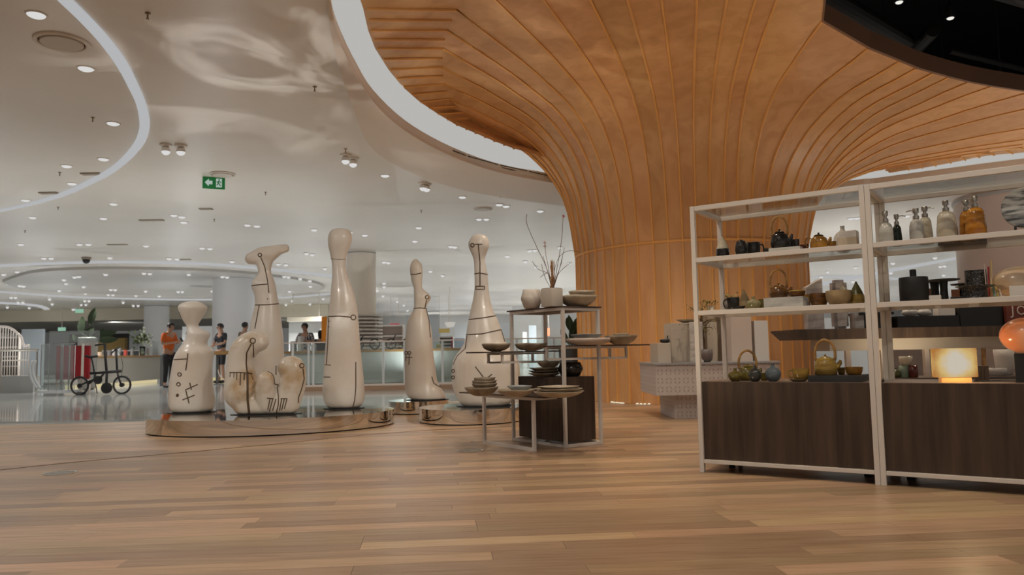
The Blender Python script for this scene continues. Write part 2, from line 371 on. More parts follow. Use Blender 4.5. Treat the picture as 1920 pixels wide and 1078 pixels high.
# lowered oval panel in the hall ceiling
bm = bmesh.new()
A = [zp(u, v, ZC) for u, v in [(5, 525), (60, 507), (160, 500), (260, 500), (400, 504), (500, 513), (580, 524), (608, 535), (590, 543), (500, 549), (400, 552), (260, 550), (130, 545), (40, 537)]]
A = sm(A + [A[0]], 4)[:-1]
prism(bm, [(p.x, p.y) for p in A], ZC - .09, ZC - .001)
tag(obj('ceiling_panel', bm, mat('ceiling_oval', (.5, .48, .45), .4)), kind='structure')
bm = bmesh.new()
A = [zp(u, v, ZC) for u, v in [(78, 447), (120, 428), (200, 424), (290, 430), (300, 445), (260, 462), (180, 470), (110, 465)]]
# ---- lowered crescent of ceiling round the cove, slot diffusers on the cove edge
_in = [(616, -30), (641, 80), (701, 185), (761, 240), (831, 280), (901, 308), (961, 324), (1036, 338)]; _out = [(612, -28), (628, 90), (668, 212), (700, 275), (770, 318), (865, 351), (962, 369), (1064, 383)]
tag(obj('ceiling_crescent', strip_poly(bmesh.new(), sm([zp(u, v, ZC - .001) for u, v in _in], 5), sm([zp(u, v, ZC - .001) for u, v in _out], 5), .045), mat('ceiling_crescent', (.7, .62, .55), .5)), kind='structure')  # darker base colour stands in for the shading of this ceiling zone
def cove_pt(u, v, z): p = zp(u, v, z); return p + Vector((.03, -.02, 0))
for i, seg_ in enumerate([[(846, 283), (870, 292)], [(874, 293.5), (930, 309)], [(934, 310), (985, 321)], [(989, 322), (1030, 331)], [(880, 299), (925, 312)], [(929, 313), (975, 323)]]):
    a_, b_ = [cove_pt(u, v, ZC + .05) for u, v in seg_]
    tag(obj('slot_diffuser', T([a_, b_], .009, seg=6), mat('slot_dark', (.05, .045, .03), .6)), 'dark slot air diffuser on the lit cove edge beside the timber column', 'vent', 'slot diffusers on the cove edge')
# ---- downlights
DL = [(68, 27, 1.1), (161, 128, 1), (212, 231, 1), (194, 298, 1), (125, 311, 1), (135, 344, 1), (48, 375, 1), (213, 382, 1), (61, 407, 1), (39, 457, 1), (194, 409, 1), (326, 403, 1), (341, 406, 1), (345, 416, 1), (149, 457, 1), (166, 457, 1),
 (274, 460, 1), (206, 482, 1), (82, 483, 1), (96, 483, 1), (317, 483.5, 1), (332, 484, 1), (379, 464, 1), (394, 465, 1), (464, 421, 1), (482, 423, 1), (589, 430, 1), (656, 435, 1), (684, 440, 1), (722, 329, 1), (575, 474, 1), (586, 476, 1), (435, 489, 1), (522, 494, 1), (536, 495, 1),
 (785, 426, 1), (778, 451, 1), (845, 461, 1), (853, 462, 1), (867, 369, 1), (936, 383, 1), (949, 386, 1), (1013, 395, 1), (898, 410, .9), (912, 410, .9), (807, 507, 1), (830, 515, 1), (720, 490, 1), (728, 491, 1), (720, 529, 1), (707, 543, 1), (720, 536, 1), (609, 502, 1), (993, 469, 1), (1003, 468, 1), (951, 479, 1), (985, 489, 1), (1005, 499, 1), (1068, 492, 1), (1050, 463, 1),
 (198, 513, 1), (270, 511, 1), (281, 511.5, 1), (354, 513, 1), (417, 517, 1), (426, 518, 1), (32, 508, 1), (7, 513, 1), (140, 518, 1), (148, 517, 1), (120, 523, 1), (124, 530, 1), (157, 536, 1), (15, 530, 1), (37, 534, 1), (44, 535, 1), (111, 543, 1), (208, 541, 1), (216, 541.5, 1), (203, 550, 1), (212, 550.5, 1), (273, 544, 1), (255, 552, 1), (299, 553, 1), (334, 545, 1), (342, 545, 1), (398, 544, 1), (533, 517, 1), (541, 518, 1), (563, 521, 1), (581, 525, 1), (582, 535, 1), (543, 544, 1), (160, 548, 1),
 (21, 556, 1), (29, 556, 1), (34, 565, 1), (43, 565, 1), (93, 559, 1), (98, 568, 1), (159, 562, 1), (167, 562, 1), (152, 569, 1), (161, 569, 1), (231, 565, 1), (250, 571, 1), (259, 571, 1), (241, 580, 1), (250, 580, 1), (191, 579, 1), (137, 578, 1), (142, 578, 1), (126, 586, 1), (266, 587, 1), (14, 574, 1), (36, 582, 1), (22, 586, 1), (55, 575, 1), (548, 562, 1), (581, 568, 1), (536, 569, 1), (545, 589, 1), (394, 589, 1), (606, 558, 1), (640, 569, 1), (395, 580, 1),
 (1022, 566, 1), (890, 560, 1), (745, 563, 1), (757, 570, 1), (764, 580, 1), (700, 586, 1), (718, 553, 1), (1595, 409, 1), (1607, 408, 1), (1700, 404, 1), (1795, 398, 1), (1662, 493, 1), (1674, 492, 1), (1753, 482, 1), (1763, 498, 1), (1771, 497, 1), (1769, 514, 1), (1670, 510, 1), (1604, 500, 1), (1552, 508, 1), (1599, 526, 1), (1540, 517, 1)]
OV = sm([zp(u, v, ZC) for u, v in [(5, 525), (60, 507), (160, 500), (260, 500), (400, 504), (500, 513), (580, 524), (608, 535), (590, 543), (500, 549), (400, 552), (260, 550), (130, 545), (40, 537), (5, 525)]], 4)[:-1]
def inpoly(x, y):
    c = False
    for a, b in zip(OV, OV[1:] + OV[:1]):
        if (a.y > y) != (b.y > y) and x < (b.x - a.x) * (y - a.y) / (b.y - a.y) + a.x: c = not c
    return c
NEAR = {(161, 128): 'round downlight between the big ceiling speaker and the wide light strip', (212, 231): 'round downlight just inside the widest bend of the light strip', (194, 298): 'round downlight inside the bend, above a dark slot vent', (125, 311): 'round downlight left of the dark slot vent, inside the light strip',
 (135, 344): 'tiny clustered downlight right of the left slot vent', (48, 375): 'downlight just above the lower end of the wide light strip', (722, 329): 'single round downlight right of the hanging spotlight pair', (936, 383): 'left downlight of the pair near the timber column top', (949, 386): 'right downlight of the pair near the timber column top', (1013, 395): 'downlight closest to the left edge of the timber column', (213, 382): 'single downlight just below the wide light strip'}
d0 = None
for u, v, s in DL:
    p = zp(u, v, ZC - .0)
    inov = inpoly(p.x, p.y)
    if inov: p = zp(u, v, ZC - .09)
    if d0 is None:
        d0 = thing('downlight', 'round white recessed downlight in pale ceiling', 'downlight', p, 0, 'recessed downlights in the ceiling')
        obj('rim', L([(.088, -.0005), (.088, -.006), (.074, -.008), (.074, -.001)], seg=20, cap0=False), mat('rim_white', (.7, .66, .6), .4), d0)
        obj('lens', L([(.073, -.003), (.068, -.014), (.05, -.024), (.02, -.029)], seg=20, cap0=False), emis('downlight_lens', (1, .99, .97), .68), d0)
    else: dd_ = dup(d0, p, scale=(s, s, 1) if p.y < 13 else (s, s, 1.0 + (p.y - 13) * .14)); dd_['label'] = NEAR.get((u, v), 'round white recessed downlight in pale ceiling')
# pairs of adjustable spots that hang below the ceiling
for i, (u, v) in enumerate([(311, 283), (339, 284), (648, 301), (662, 307), (793, 352), (800, 354)]):
    p = zp(u, v, ZC - .09)
    t = thing('spotlight', ['left spotlight of the pair above the exit sign, left side', 'right spotlight of the pair left of the exit sign', 'upper left spotlight of the pair below the cove ring', 'lower right spotlight of the pair below the cove ring', 'left small spotlight above the boot sculpture', 'right small spotlight above the boot sculpture', 'left spotlight seen through the top glass shelf', 'right spotlight seen through the top glass shelf'][i], 'spotlight', (p.x, p.y, ZC - .001), 0, 'adjustable ceiling spotlights')
    obj('rim', L([(.085, 0), (.085, -.02), (.06, -.03)], seg=18), M_ceil, t, True, 40)
    obj('head', L([(.03, -.03), (.055, -.05), (.06, -.09), (.055, -.1)], seg=18), mat('spot_body', (.85, .82, .78), .3), t, True, 40)
    b = bmesh.new(); ball(b, (0, 0, -.1), .058, (1, 1, .8), 14, 8); obj('lens', b, emis('downlight_lens', (1, .99, .97), .62), t, True)
# round ceiling speakers and vents
for i, (u, v, r) in enumerate([(116, 78, .235), (417, 326, .2), (906, 391, .2)]):
    p = zp(u, v, ZC)
    t = thing('ceiling_speaker', ['large round flush ceiling speaker inside the wide light strip', 'round ceiling speaker directly above the green exit sign', 'faint round ceiling speaker above the round headed sculpture'][i], 'speaker', p)
    obj('rim', L([(r, -.0005), (r, -.012), (r * .93, -.022), (r * .84, -.018), (r * .82, -.002)], seg=36, cap0=False), mat('speaker_rim', (.66, .6, .52), .35), t, True, 50)
    obj('grille', L([(r * .76, -.003), (r * .76, -.02), (r * .74, -.026), (.02, -.028)], seg=36), mat('speaker_grille', (.6, .56, .5), .5, bump=.2, bscale=200), t, True, 50)
    obj('gap', L([(r * .82, -.002), (r * .76, -.0025)], seg=36, cap0=False, cap1=False), mat('gap_dark', (.12, .07, .03), .8), t)
for i, (u, v, w_) in enumerate([(171, 325, .3), (92, 361, .32), (386, 391, .25), (284, 412, .5), (220, 458, .5), (345, 486, .4)]):
    p = zp(u, v, ZC); t = tag(obj('ceiling_vent', box((0, 0, -.01), (w_, .12, .02), 0, .004), mat('vent_tan', (.3, .25, .19), .6)), ['dark slot vent above the curved strip, upper one', 'dark slot vent left of the small lamp cluster', 'small brown slot vent below the exit sign', 'long pale slot vent near the ceiling centre', 'pale slot vent above the thin strip', 'faint slot vent above the orange shirt man'][i], 'vent'); t.location = p
for i, (u, v) in enumerate([(277, 30), (174, 226), (112, 329), (590, 168), (648, 285), (498, 366), (790, 400), (47, 438), (109, 394), (402, 417), (938, 371)]):
    p = zp(u, v - 6, ZC)
    t = thing('sprinkler', 'small dark sprinkler head hanging from pale ceiling', 'sprinkler', p, 0, 'sprinkler heads on the ceiling')
    obj('rosette', L([(.024, -.0005), (.024, -.006), (.008, -.01), (.006, -.028), (.008, -.046)], seg=12), mat('brass_dark', (.25, .17, .1), .4, .8), t)
    obj('deflector', L([(.003, -.045), (.003, -.05), (.013, -.052), (.013, -.055)], seg=12), mat('brass_dark', (.25, .17, .1), .4, .8), t)
p = zp(162, 482, ZC); t = thing('dome_camera', 'black dome security camera on ceiling above left light strip', 'camera', p)
obj('base', L([(.13, -.001), (.13, -.05), (.11, -.07)], seg=20), mat('cam_tan', (.25, .2, .15), .5), t, True, 40)
b = bmesh.new(); ball(b, (0, 0, -.09), .1); obj('dome', b, M_black, t, True)
for u, v, lb in ((149, 583, 'tiny far green and white exit sign above the plant leaves'), (116, 617, 'tiny far green and white exit sign left of the plant')):
    Y = 39.5 if u > 130 else 43.0; q = dp(u, v, Y); t = thing('exit_sign', lb, 'sign', (q.x, Y, 0))
    obj('panel', box((0, 0, q.z), (.42, .05, .2), 0, .01), mat('sign_mint', (.3, .55, .42), .4, emit=.5), t); obj('bracket', box((0, 0, (q.z + .1 + ZC) / 2), (.03, .03, ZC - q.z - .102)), M_frame, t)
# exit sign hanging on the ceiling
p = zp(401, 333, ZC); t = thing('exit_sign', 'green hanging exit sign with white arrow and running figure', 'sign', (p.x, p.y, 0), math.atan2(-p.x, p.y))
pc = dp(401, 343, p.y); sw, sh, sz = .2, .125, pc.z
Yd = p.y; sw = 40 / FPX * Yd; sh = 23 / FPX * Yd
obj('panel', box((0, 0, sz), (sw, .03, sh), 0, .004), mat('sign_green', (.015, .2, .055), .4, emit=.25), t)
obj('bracket', bx(box((0, 0, (sz + sh / 2 + ZC) / 2), (.02, .02, ZC - sz - sh / 2)), (0, 0, sz + sh / 2 + .006), (sw * 1.05, .045, .012)), M_frame, t)
sy = -.0165
def flat(bm, pts, y, t_=.003):
    a = ring(bm, [(x, y, z) for x, z in pts]); b = ring(bm, [(x, y - t_, z) for x, z in pts]); bridge(bm, a, b); bm.faces.new(a); bm.faces.new(b[::-1])
b = bmesh.new(); flat(b, [(sw * x, sz + sh * z) for x, z in [(-.4, 0), (-.22, .32), (-.22, .15), (-.06, .15), (-.06, -.15), (-.22, -.15), (-.22, -.32)]], sy); obj('arrow', b, emis('sign_white', (.85, 1, .9), .45), t)
b = bmesh.new(); flat(b, [(sw * x, sz + sh * z) for x, z in [(.1, -.36), (.36, -.36), (.36, .36), (.1, .36)]], sy); obj('doorway', b, emis('sign_white', (.85, 1, .9), .45), t)
b = bmesh.new()
for pl in ([(.23, .2), (.2, 0), (.26, -.12), (.3, -.27)], [(.2, 0), (.17, -.14), (.13, -.2)], [(.22, .13), (.15, .05), (.13, .12)], [(.22, .13), (.29, .08), (.32, .0)]):
    tube(b, [(sw * x, sy - .004, sz + sh * z) for x, z in pl], .008, 6)
ball(b, (sw * .24, sy - .004, sz + sh * .27), .012, (1, .4, 1), 8, 6); obj('running_figure', b, mat('sign_green', None), t)
d0['label'] = 'largest looking round downlight at the top left, above the ceiling speaker'
# ================================================================ DARK VOID ABOVE THE CANOPY
M_void = mat('void_black', (.006, .005, .005), .8)
bm = bmesh.new()
for c, s in [((6, 7, 7.6), (24, 26, .1)), ((-5.95, 7, 5.7), (.1, 26, 3.7)), ((17.95, 7, 5.7), (.1, 26, 3.7)), ((6, -5.95, 5.7), (24, .1, 3.7)), ((6, 19.95, 5.7), (24, .1, 3.7))]: bx(bm, c, s)
tag(obj('ceiling_void', bm, M_void), kind='structure')
M_duct = mat('duct_black', (.02, .017, .015), .5)
def vz(u, v, z): return zp(u, v, z)
for a, b, r, lb in [((1515, -30), (1700, 78), .13, 'thick black duct running along the dark ceiling void edge'), ((1590, -95), (1980, 20), .09, 'black pipe crossing the dark void behind the lamps'), ((1716, 92), (1750, 56), .11, 'short slanted black pipe beside the duct end'), ((1780, 95), (2000, 150), .05, 'thin black pipe near the right end of the dark void')]:
    bm = T([vz(*a, 5.6), vz(*b, 5.6)], r, seg=14); tag(obj('duct', bm, M_duct), lb, 'duct')
for i, (u, v) in enumerate([(1660, 52), (1722, 92), (1768, 112), (1875, 122)]):
    p = vz(u, v, 5.9); tag(obj('hanger_rod', T([(p.x, p.y, 5.3), (p.x, p.y, 7.55)], .012, seg=6), M_duct), ['black hanger rod nearest the hole edge at left', 'second black hanger rod from the left in the dark void', 'third black hanger rod beside the lamp cluster', 'rightmost black hanger rod in the dark void'][i], 'rod')
for i, (u, v) in enumerate([(1686, 4), (1782, 34)]):
    p = vz(u, v, 5.4); t = thing('track_spot', ['lit spotlight in dark ceiling void at the very top', 'lit spotlight in dark ceiling void, lower one on the right'][i], 'spotlight', p, 0, 'spotlights in the dark void')
    obj('housing', L([(.03, .2), (.06, .17), (.065, .01), (.06, 0)], seg=16), M_black, t, True, 40)
    obj('stem', T([(0, 0, .18), (0, 0, 2.15)], .012, seg=6), M_black, t)
    b = bmesh.new(); ball(b, (0, 0, 0), .048, (1, 1, .5), 14, 8); obj('lens', b, emis('void_lens', (1, .97, .9), .9), t, True)
# ================================================================ WOODEN CANOPY COLUMN
CX, CY, RT = 3.06, 13.25, 1.93
def cylT(u, v, R=RT):
    d = ray(u, v); a = d.x ** 2 + d.y ** 2; b = -2 * (d.x * CX + d.y * CY); c = CX * CX + CY * CY - R * R
    q = b * b - 4 * a * c; t = (-b - math.sqrt(max(q, 0))) / 2 / a
    return math.atan2(d.y * t - CY, d.x * t - CX)
HD = [(0, 0), (.1, .22), (.22, .43), (.42, .595), (.7, .72), (.96, .80), (1.5, .905), (2.2, .952), (3.6, 1.0), (9, 1.05)]
def hfun(d):
    for (a, x), (b, y) in zip(HD, HD[1:]):
        if d <= b:
            t = (d - a) / (b - a); return x + (y - x) * t
    return 1.05
# smooth table
_tab = sm([(a, b, 0) for a, b in HD], 12)
def hs(d):
    for p, q in zip(_tab, _tab[1:]):
        if p.x <= d <= q.x + 1e-6: return p.y + (q.y - p.y) * (d - p.x) / max(q.x - p.x, 1e-6)
    return 1.05
Z0 = 2.42
ribs = []   # (T angle, K world, L world or None)
step = math.radians(6.43)
a_left = cylT(1086, 440)
back = []
leftset = [(1094, (832, 157), (754, 162)), (1102, (828, 125), (728, 130)), (1116, (830, 90), (703, 90)), (1131, (838, 56), (690, 56)), (1149, (855, 18), (681, 16))]
behind = [((843, 185), (787, 191)), ((869, 210), (820, 213)), ((888, 230), (855, 234)), ((916, 247), (890, 249)), ((945, 262), (925, 264)), ((974, 275), (962, 278))]
RB = []
LZ = [4.2, 4.12, 4.05, 4.0, 3.97, 3.95, 3.93]
for k, (K_, L_) in enumerate(behind): RB.append((a_left - k * step * .8, zp(*K_, LZ[k] + .17), zp(*L_, LZ[k])))
RB = RB[::-1]
for u, K_, L_ in leftset: RB.append((cylT(u, 420), zp(*K_, 4.48), zp(*L_, 4.28)))
def far_end(ang, u, v, z, ytarget):
    T0 = Vector((CX + RT * math.cos(ang), CY + RT * math.sin(ang), 0)); e = zp(u, v, z); d = Vector((e.x - T0.x, e.y - T0.y, 0))
    k = (ytarget - T0.y) / d.y; p = T0 + d * k; p.z = z + .06; return p
for u, ex, z, yt in [(1172, 931, 4.47, 4.9), (1195, 1023, 4.47, 4.2), (1224, 1110, 4.47, 3.8), (1252, 1178, 4.46, 3.6), (1279, 1241, 4.46, 3.5), (1305, 1306, 4.46, 3.5), (1332, 1361, 4.46, 3.6), (1358, 1414, 4.43, 3.9)]:
    a = cylT(u, 420); RB.append((a, far_end(a, ex, 0, z, yt), None))
a = cylT(1382, 420); RB.append((a, Vector((2.38, 5.1, 4.46)), None))
for u, K_, z in [(1407, (1541, 39), 4.38), (1430, (1628, 90), 4.34), (1454, (1687, 114), 4.3), (1474, (1718, 127), 4.27), (1491, (1749, 136), 4.24), (1504, (1778, 144), 4.22), (1513, (1815, 153), 4.2), (1518, (1858, 161), 4.18)]:
    RB.append((cylT(u, 420), zp(*K_, z), None))
a0 = RB[-1][0]
right = [((1930, 172), None, 4.15), ((2010, 184), None, 4.12), ((2080, 215), None, 4.08), ((2050, 245), (2160, 268), 4.04), ((1985, 262), (2050, 282), 4.02), ((1915, 276), (1960, 294), 4.0), ((1855, 286), (1890, 303), 4.0), ((1800, 292), (1825, 311), 4.0), ((1745, 298), (1760, 317), 4.0), ((1700, 306), (1706, 323), 4.0), ((1662, 315), (1660, 329), 4.0)]
for k, (K_, L_, z) in enumerate(right): RB.append((a0 + (k + 1) * step * .95, zp(*K_, z), zp(*L_, 3.88) if L_ else None))
aE = RB[-1][0]; aS = RB[0][0] + 2 * PI if RB[0][0] < aE else RB[0][0]
nb = max(2, round((aS - aE) / step) - 1)
KE, LE, KS, LS = RB[-1][1], RB[-1][2], RB[0][1], RB[0][2]
def pol(p): return math.atan2(p.y - CY, p.x - CX), math.hypot(p.x - CX, p.y - CY), p.z
for k in range(1, nb + 1):
    t = k / (nb + 1); a = aE + (aS - aE) * t
    out = []
    for p, q in ((KE, KS), (LE, LS)):
        pa, pr_, pz = pol(p); qa, qr, qz = pol(q)
        while qa < pa: qa += 2 * PI
        an = pa + (qa - pa) * t; rr = min(pr_ + (qr - pr_) * t, (2.1 if p is KE else 2.22) + max(0, .2 - t) * 12)
        out.append(Vector((CX + rr * math.cos(an), CY + rr * math.sin(an), pz + (qz - pz) * t)))
    RB.append((a, out[0], out[1]))
NS = 16
def rib_path(i):
    a, K_, L_ = RB[i % len(RB)]
    T0 = Vector((CX + RT * math.cos(a), CY + RT * math.sin(a), 0)); D = Vector((K_.x, K_.y, 0)) - T0; dl = D.length; hk = hs(dl)
    pts = []
    for k in range(NS + 1):
        t = (k / NS) ** 2.0; d = dl * t
        p = T0 + D * t; p.z = Z0 + (K_.z - Z0) * hs(d) / hk; pts.append(p)
    pts.append(L_.copy() if L_ else K_ + D.normalized() * .004 + Vector((0, 0, .02)))
    return pts, T0, bool(L_)
M_can = wood_mat('canopy_veneer', (.74, .42, .19), (.64, .34, .14), st=(.6, .6, .12))
MATS['canopy_veneer'].node_tree.nodes['Principled BSDF'].inputs['Roughness'].default_value = .42
M_rib = mat('canopy_rib', (.8, .42, .13), .4)
col = thing('canopy_column', 'huge flared timber column that spreads into a ribbed wooden ceiling canopy', 'column', (0, 0, 0))
def shell(bm, A, B, off, tone, th=.02):
    lay = bm.loops.layers.float_color.new('tone')
    top = []
    va = [bm.verts.new(p) for p in A]; vb = [bm.verts.new(p) for p in B]
    fs = []
    for i in range(len(A) - 1): fs.append(bm.faces.new((va[i], vb[i], vb[i + 1], va[i + 1])))
    bmesh.ops.recalc_face_normals(bm, faces=fs)
    r_ = bmesh.ops.extrude_face_region(bm, geom=fs[:])
    for g in r_['geom']:
        if isinstance(g, bmesh.types.BMVert): g.co += off
    for f in bm.faces:
        for l in f.loops: l[lay] = tone
paths = [rib_path(i) for i in range(len(RB))]
def strap(bm, pts, wv, dv):
    """rib of half width vector wv[i], depth dv[i]"""
    prev = None
    for p, w_, d in zip(pts, wv, dv):
        cur = ring(bm, [p - w_, p + w_, p + w_ * .6 + d, p - w_ * .6 + d])
        if prev: bridge(bm, prev, cur)
        else: bm.faces.new(cur)
        prev = cur
    bm.faces.new(prev[::-1])
def normals(pts, ctr):
    out = []
    for i, p in enumerate(pts):
        t = (pts[min(i + 1, len(pts) - 1)] - pts[max(i - 1, 0)]).normalized()
        rad = Vector((p.x - CX, p.y - CY, 0)).normalized(); side = t.cross(rad)
        if side.length < .05: side = Vector((-rad.y, rad.x, 0))
        side.normalize(); n = side.cross(t)
        if n.dot(rad) < 0 and abs(n.z) < .5: n = -n
        if abs(n.z) >= .5 and n.z > 0: n = -n
        out.append((n.normalized(), side))
    return out
rr = random.Random(3)
NR = len(RB)
for i in range(NR):
    P1, T1, l1 = paths[i]; P2, T2, l2 = paths[(i + 1) % NR]
    tone = (rr.uniform(.3, .7), rr.uniform(.3, .7), rr.random(), 1)
    nn = normals(P1, 0)
    A = list(P1); B = list(P2)
    bm = bmesh.new(); shell(bm, A, B, Vector((0, 0, .05)), tone); obj('canopy_panel', bm, M_can, col, True, 35)
    bm = bmesh.new(); strap(bm, [p for p in P1[:-1]], [s * .016 for n, s in nn[:-1]], [n * .022 for n, s in nn[:-1]]); obj('rib', bm, M_rib, col, True, 35)
    # lower trunk panel and rib
    a, b = [Vector((t.x, t.y, 0)) for t in (T1, T2)]
    rad = (a + b) / 2 - Vector((CX, CY, 0)); rad.normalize()
    bm = bmesh.new(); shell(bm, [a + Vector((0, 0, .001)), a + Vector((0, 0, Z0))], [b + Vector((0, 0, .001)), b + Vector((0, 0, Z0))], -rad * .04, tone); obj('trunk_panel', bm, M_can, col)
    ra = (a - Vector((CX, CY, 0))).normalized(); sd = Vector((-ra.y, ra.x, 0))
    bm = bmesh.new(); strap(bm, [a + Vector((0, 0, .001)), a + Vector((0, 0, Z0))], [sd * .014] * 2, [ra * .02] * 2); obj('trunk_rib', bm, M_rib, col)
    # lip ribs (twice as many as the long ones)
    def lip(pk, pl):
        pl = pk + (pl - pk) * .965; t = (pl - pk); s = Vector((-t.y, t.x, 0)).normalized() * .011
        b_ = bmesh.new(); strap(b_, [pk, pl], [s, s], [Vector((0, 0, -.02))] * 2); obj('lip_rib', b_, M_rib, col)
    if l1: lip(P1[-2], P1[-1])
    if l1 and l2: lip((P1[-2] + P2[-2]) / 2 + Vector((0, 0, .0)), (P1[-1] + P2[-1]) / 2)
ringp = [Vector((t.x + (t.x - CX) / RT * .005, t.y + (t.y - CY) / RT * .005, Z0 + .01)) for _, t, _ in paths]
obj('seam_ring', T(ringp, .022, seg=6, close=True), M_rib, col)
# dark edge fascia of the round hole
hp = [p[0][-2] + (Vector((p[0][-2].x - p[1].x, p[0][-2].y - p[1].y, 0))).normalized() * .012 for p in paths if not p[2]]
bm = bmesh.new(); hp2 = hp
prev = None
for p in hp2:
    dv = (Vector((p.x - CX, p.y - CY, 0))).normalized() * .03; cur = ring(bm, [p - dv * .4 + Vector((0, 0, -.014)), p - dv * .4 + Vector((0, 0, .2)), p + dv + Vector((0, 0, .2)), p + dv + Vector((0, 0, -.014))])
    if prev: bridge(bm, prev, cur)
    prev = cur
obj('hole_fascia', bm, mat('fascia', (.2, .1, .055), .6), col)
lp = [p[0][-1] for p in paths if p[2]]
# small led uplights at the foot of the column
for i, (u, v) in enumerate([(1147, 754), (1151, 754.6), (1156, 755), (1160, 755.3), (1164, 755.6), (1168, 756), (1195, 757), (1202, 757.4), (1209, 757.6), (1217, 757.6), (1256, 757), (1262, 757)]):
    p = zp(u, v, .012)
    if i == 0:
        L0 = thing('floor_led', 'small round lit floor lamp at the foot of the timber column', 'floor lamp', (p.x, p.y, 0), 0, 'lit floor lamps along the foot of the timber column')
        obj('rim', L([(.028, .0005), (.028, .008), (.022, .01)], seg=12), M_frame, L0); b = bmesh.new(); ball(b, (0, 0, .012), .022, (1, 1, .6), 12, 6); obj('lens', b, emis('led_warm', (1, .85, .6), .9), L0, True)
    else: dup(L0, (p.x, p.y, 0))
# ================================================================ SHELF UNITS
SO = zp(1312, 885, 0); SO.z = 0
_d = -ray(-1188, 700); E1 = Vector((_d.x, _d.y, 0)).normalized(); E2 = Vector((-E1.y, E1.x, 0)); SRZ = math.atan2(E1.y, E1.x)
def S(s, d, z=0): return SO + E1 * s + E2 * d + Vector((0, 0, z))
LV = {'t': 1.43, 'm': 1.071, 'c': .597}
SD = .57
def shelf_unit(s0, ln, label):
    t = thing('display_shelf', label, 'shelf', S(s0, 0), SRZ, 'white steel display shelves')
    p = .03
    for x in (p / 2, ln - p / 2):
        for y in (p / 2, SD - p / 2): obj('post', box((x, y, .8925), (p, p, 1.785), 0, .002), M_frame, t)
    for z in (1.77, 1.416, 1.057, .072):
        h = .03 if z > .1 else .024
        for y in (p / 2, SD - p / 2): obj('rail', box((ln / 2, y, z), (ln - 2 * p - .001, p * .95, h), 0, .002), M_frame, t)
        for x in (p / 2, ln - p / 2): obj('side_rail', box((x, SD / 2, z), (p * .95, SD - 2 * p - .001, h), 0, .002), M_frame, t)
    for z in (1.425, 1.066, 1.779): obj('glass_panel', box((ln / 2, SD / 2, z), (ln - 2 * p - .004, SD - 2 * p - .004, .008)), glass('shelf_glass', (.96, .97, .96), .045), t)
    return t
shelf_unit(0, 1.099, 'white steel display shelf with pottery and teapots, left of the two')
shelf_unit(1.1005, 1.1, 'white steel display shelf with soap dispensers and glowing lamp, right of the two')
for i, s0 in enumerate((0, 1.1005)):
    t = thing('cabinet', ['dark oak cabinet box under the pottery shelf', 'dark oak cabinet box under the glowing stone lamp'][i], 'cabinet', S(s0, 0), SRZ, 'dark oak cabinets')
    obj('front_panel', box((.5495, .02 + .008, .34), (1.036, .018, .508)), M_dark, t)
    obj('body', box((.5495, .04 + .25, .34), (1.036, .50, .506)), mat('oak_body', (.06, .036, .022), .6), t)
    obj('top', box((.5495, .29, .5955), (1.034, .52, .003)), mat('cab_top', (.2, .14, .1), .35), t)
    for x in (.12, .98):
        for y in (.3, .48): obj('foot', L([(.02, .0), (.022, .01), (.016, .02), (.016, .087)], seg=12, c=(x, y, 0)), M_black, t)
# ---------------------------------------------------------------- item helpers
def onS(u, v, d):
    o = S(0, d); return plane(u, v, o, E2)
def at(u, v, d, lv):
    p = onS(u, v, d); s = (p - SO).dot(E1); return S(s, d, LV[lv] if isinstance(lv, str) else lv)
def zat(u, v, p): return dp(u, v, p.y).z
def wpx(n, p): return n / FPX * (p - O3).dot(Fx)
def glaze(name, c1, c2=None, rough=.18, scale=9, stretch=(1, 1, 1), **k): return mat(name, c1, rough, col2=c2 or tuple(x * .6 for x in c1), scale=scale, stretch=stretch, bump=.1, bscale=60, **k)
G = dict(
 black=glaze('glaze_black', (.03, .026, .022), (.012, .01, .009)), olive=glaze('glaze_olive', (.2, .15, .03), (.09, .07, .015)),
 yellow=glaze('glaze_yellow', (.36, .235, .05), (.2, .12, .03), stretch=(1, 1, 5)), amber=glaze('glaze_amber', (.42, .2, .03), (.15, .07, .015)),
 brown=glaze('glaze_brown', (.2, .085, .025), (.09, .04, .012), stretch=(1, 1, 5)), sand=glaze('glaze_sand', (.42, .3, .16), (.27, .18, .09), .4),
 blue=glaze('glaze_blue', (.14, .17, .19), (.09, .11, .13)), cream=glaze('glaze_cream', (.5, .44, .34), (.38, .31, .22)),
 oliveg=glaze('glaze_olive_green', (.12, .11, .04), (.05, .045, .015)), red=glaze('glaze_red', (.1, .02, .015)),
 greige=glaze('glaze_greige', (.3, .235, .15), (.2, .15, .09), .35))
M_bamboo = mat('bamboo', (.5, .28, .09), .4, col2=(.28, .14, .04), scale=20)
def marble(name, c1, c2, sc=6, rough=.25, con=(.4, .62)): return mat(name, c1, rough, col2=c2, scale=sc, stretch=(1, 1, 3), contrast=con)
M_mw = marble('marble_white', (.62, .58, .53), (.42, .4, .37)); M_mg = marble('marble_grey', (.42, .4, .37), (.1, .095, .09), 9, .3, (.45, .56))
def vessel(bm, prof, th=.004, seg=28, **k):
    """open pot: outer profile then back down inside"""
    inner = [(max(r - th, .001), z) for r, z in prof[::-1]]; inner[-1] = (inner[-1][0], prof[0][1] + th)
    return lathe(bm, prof + inner, seg=seg, **k)
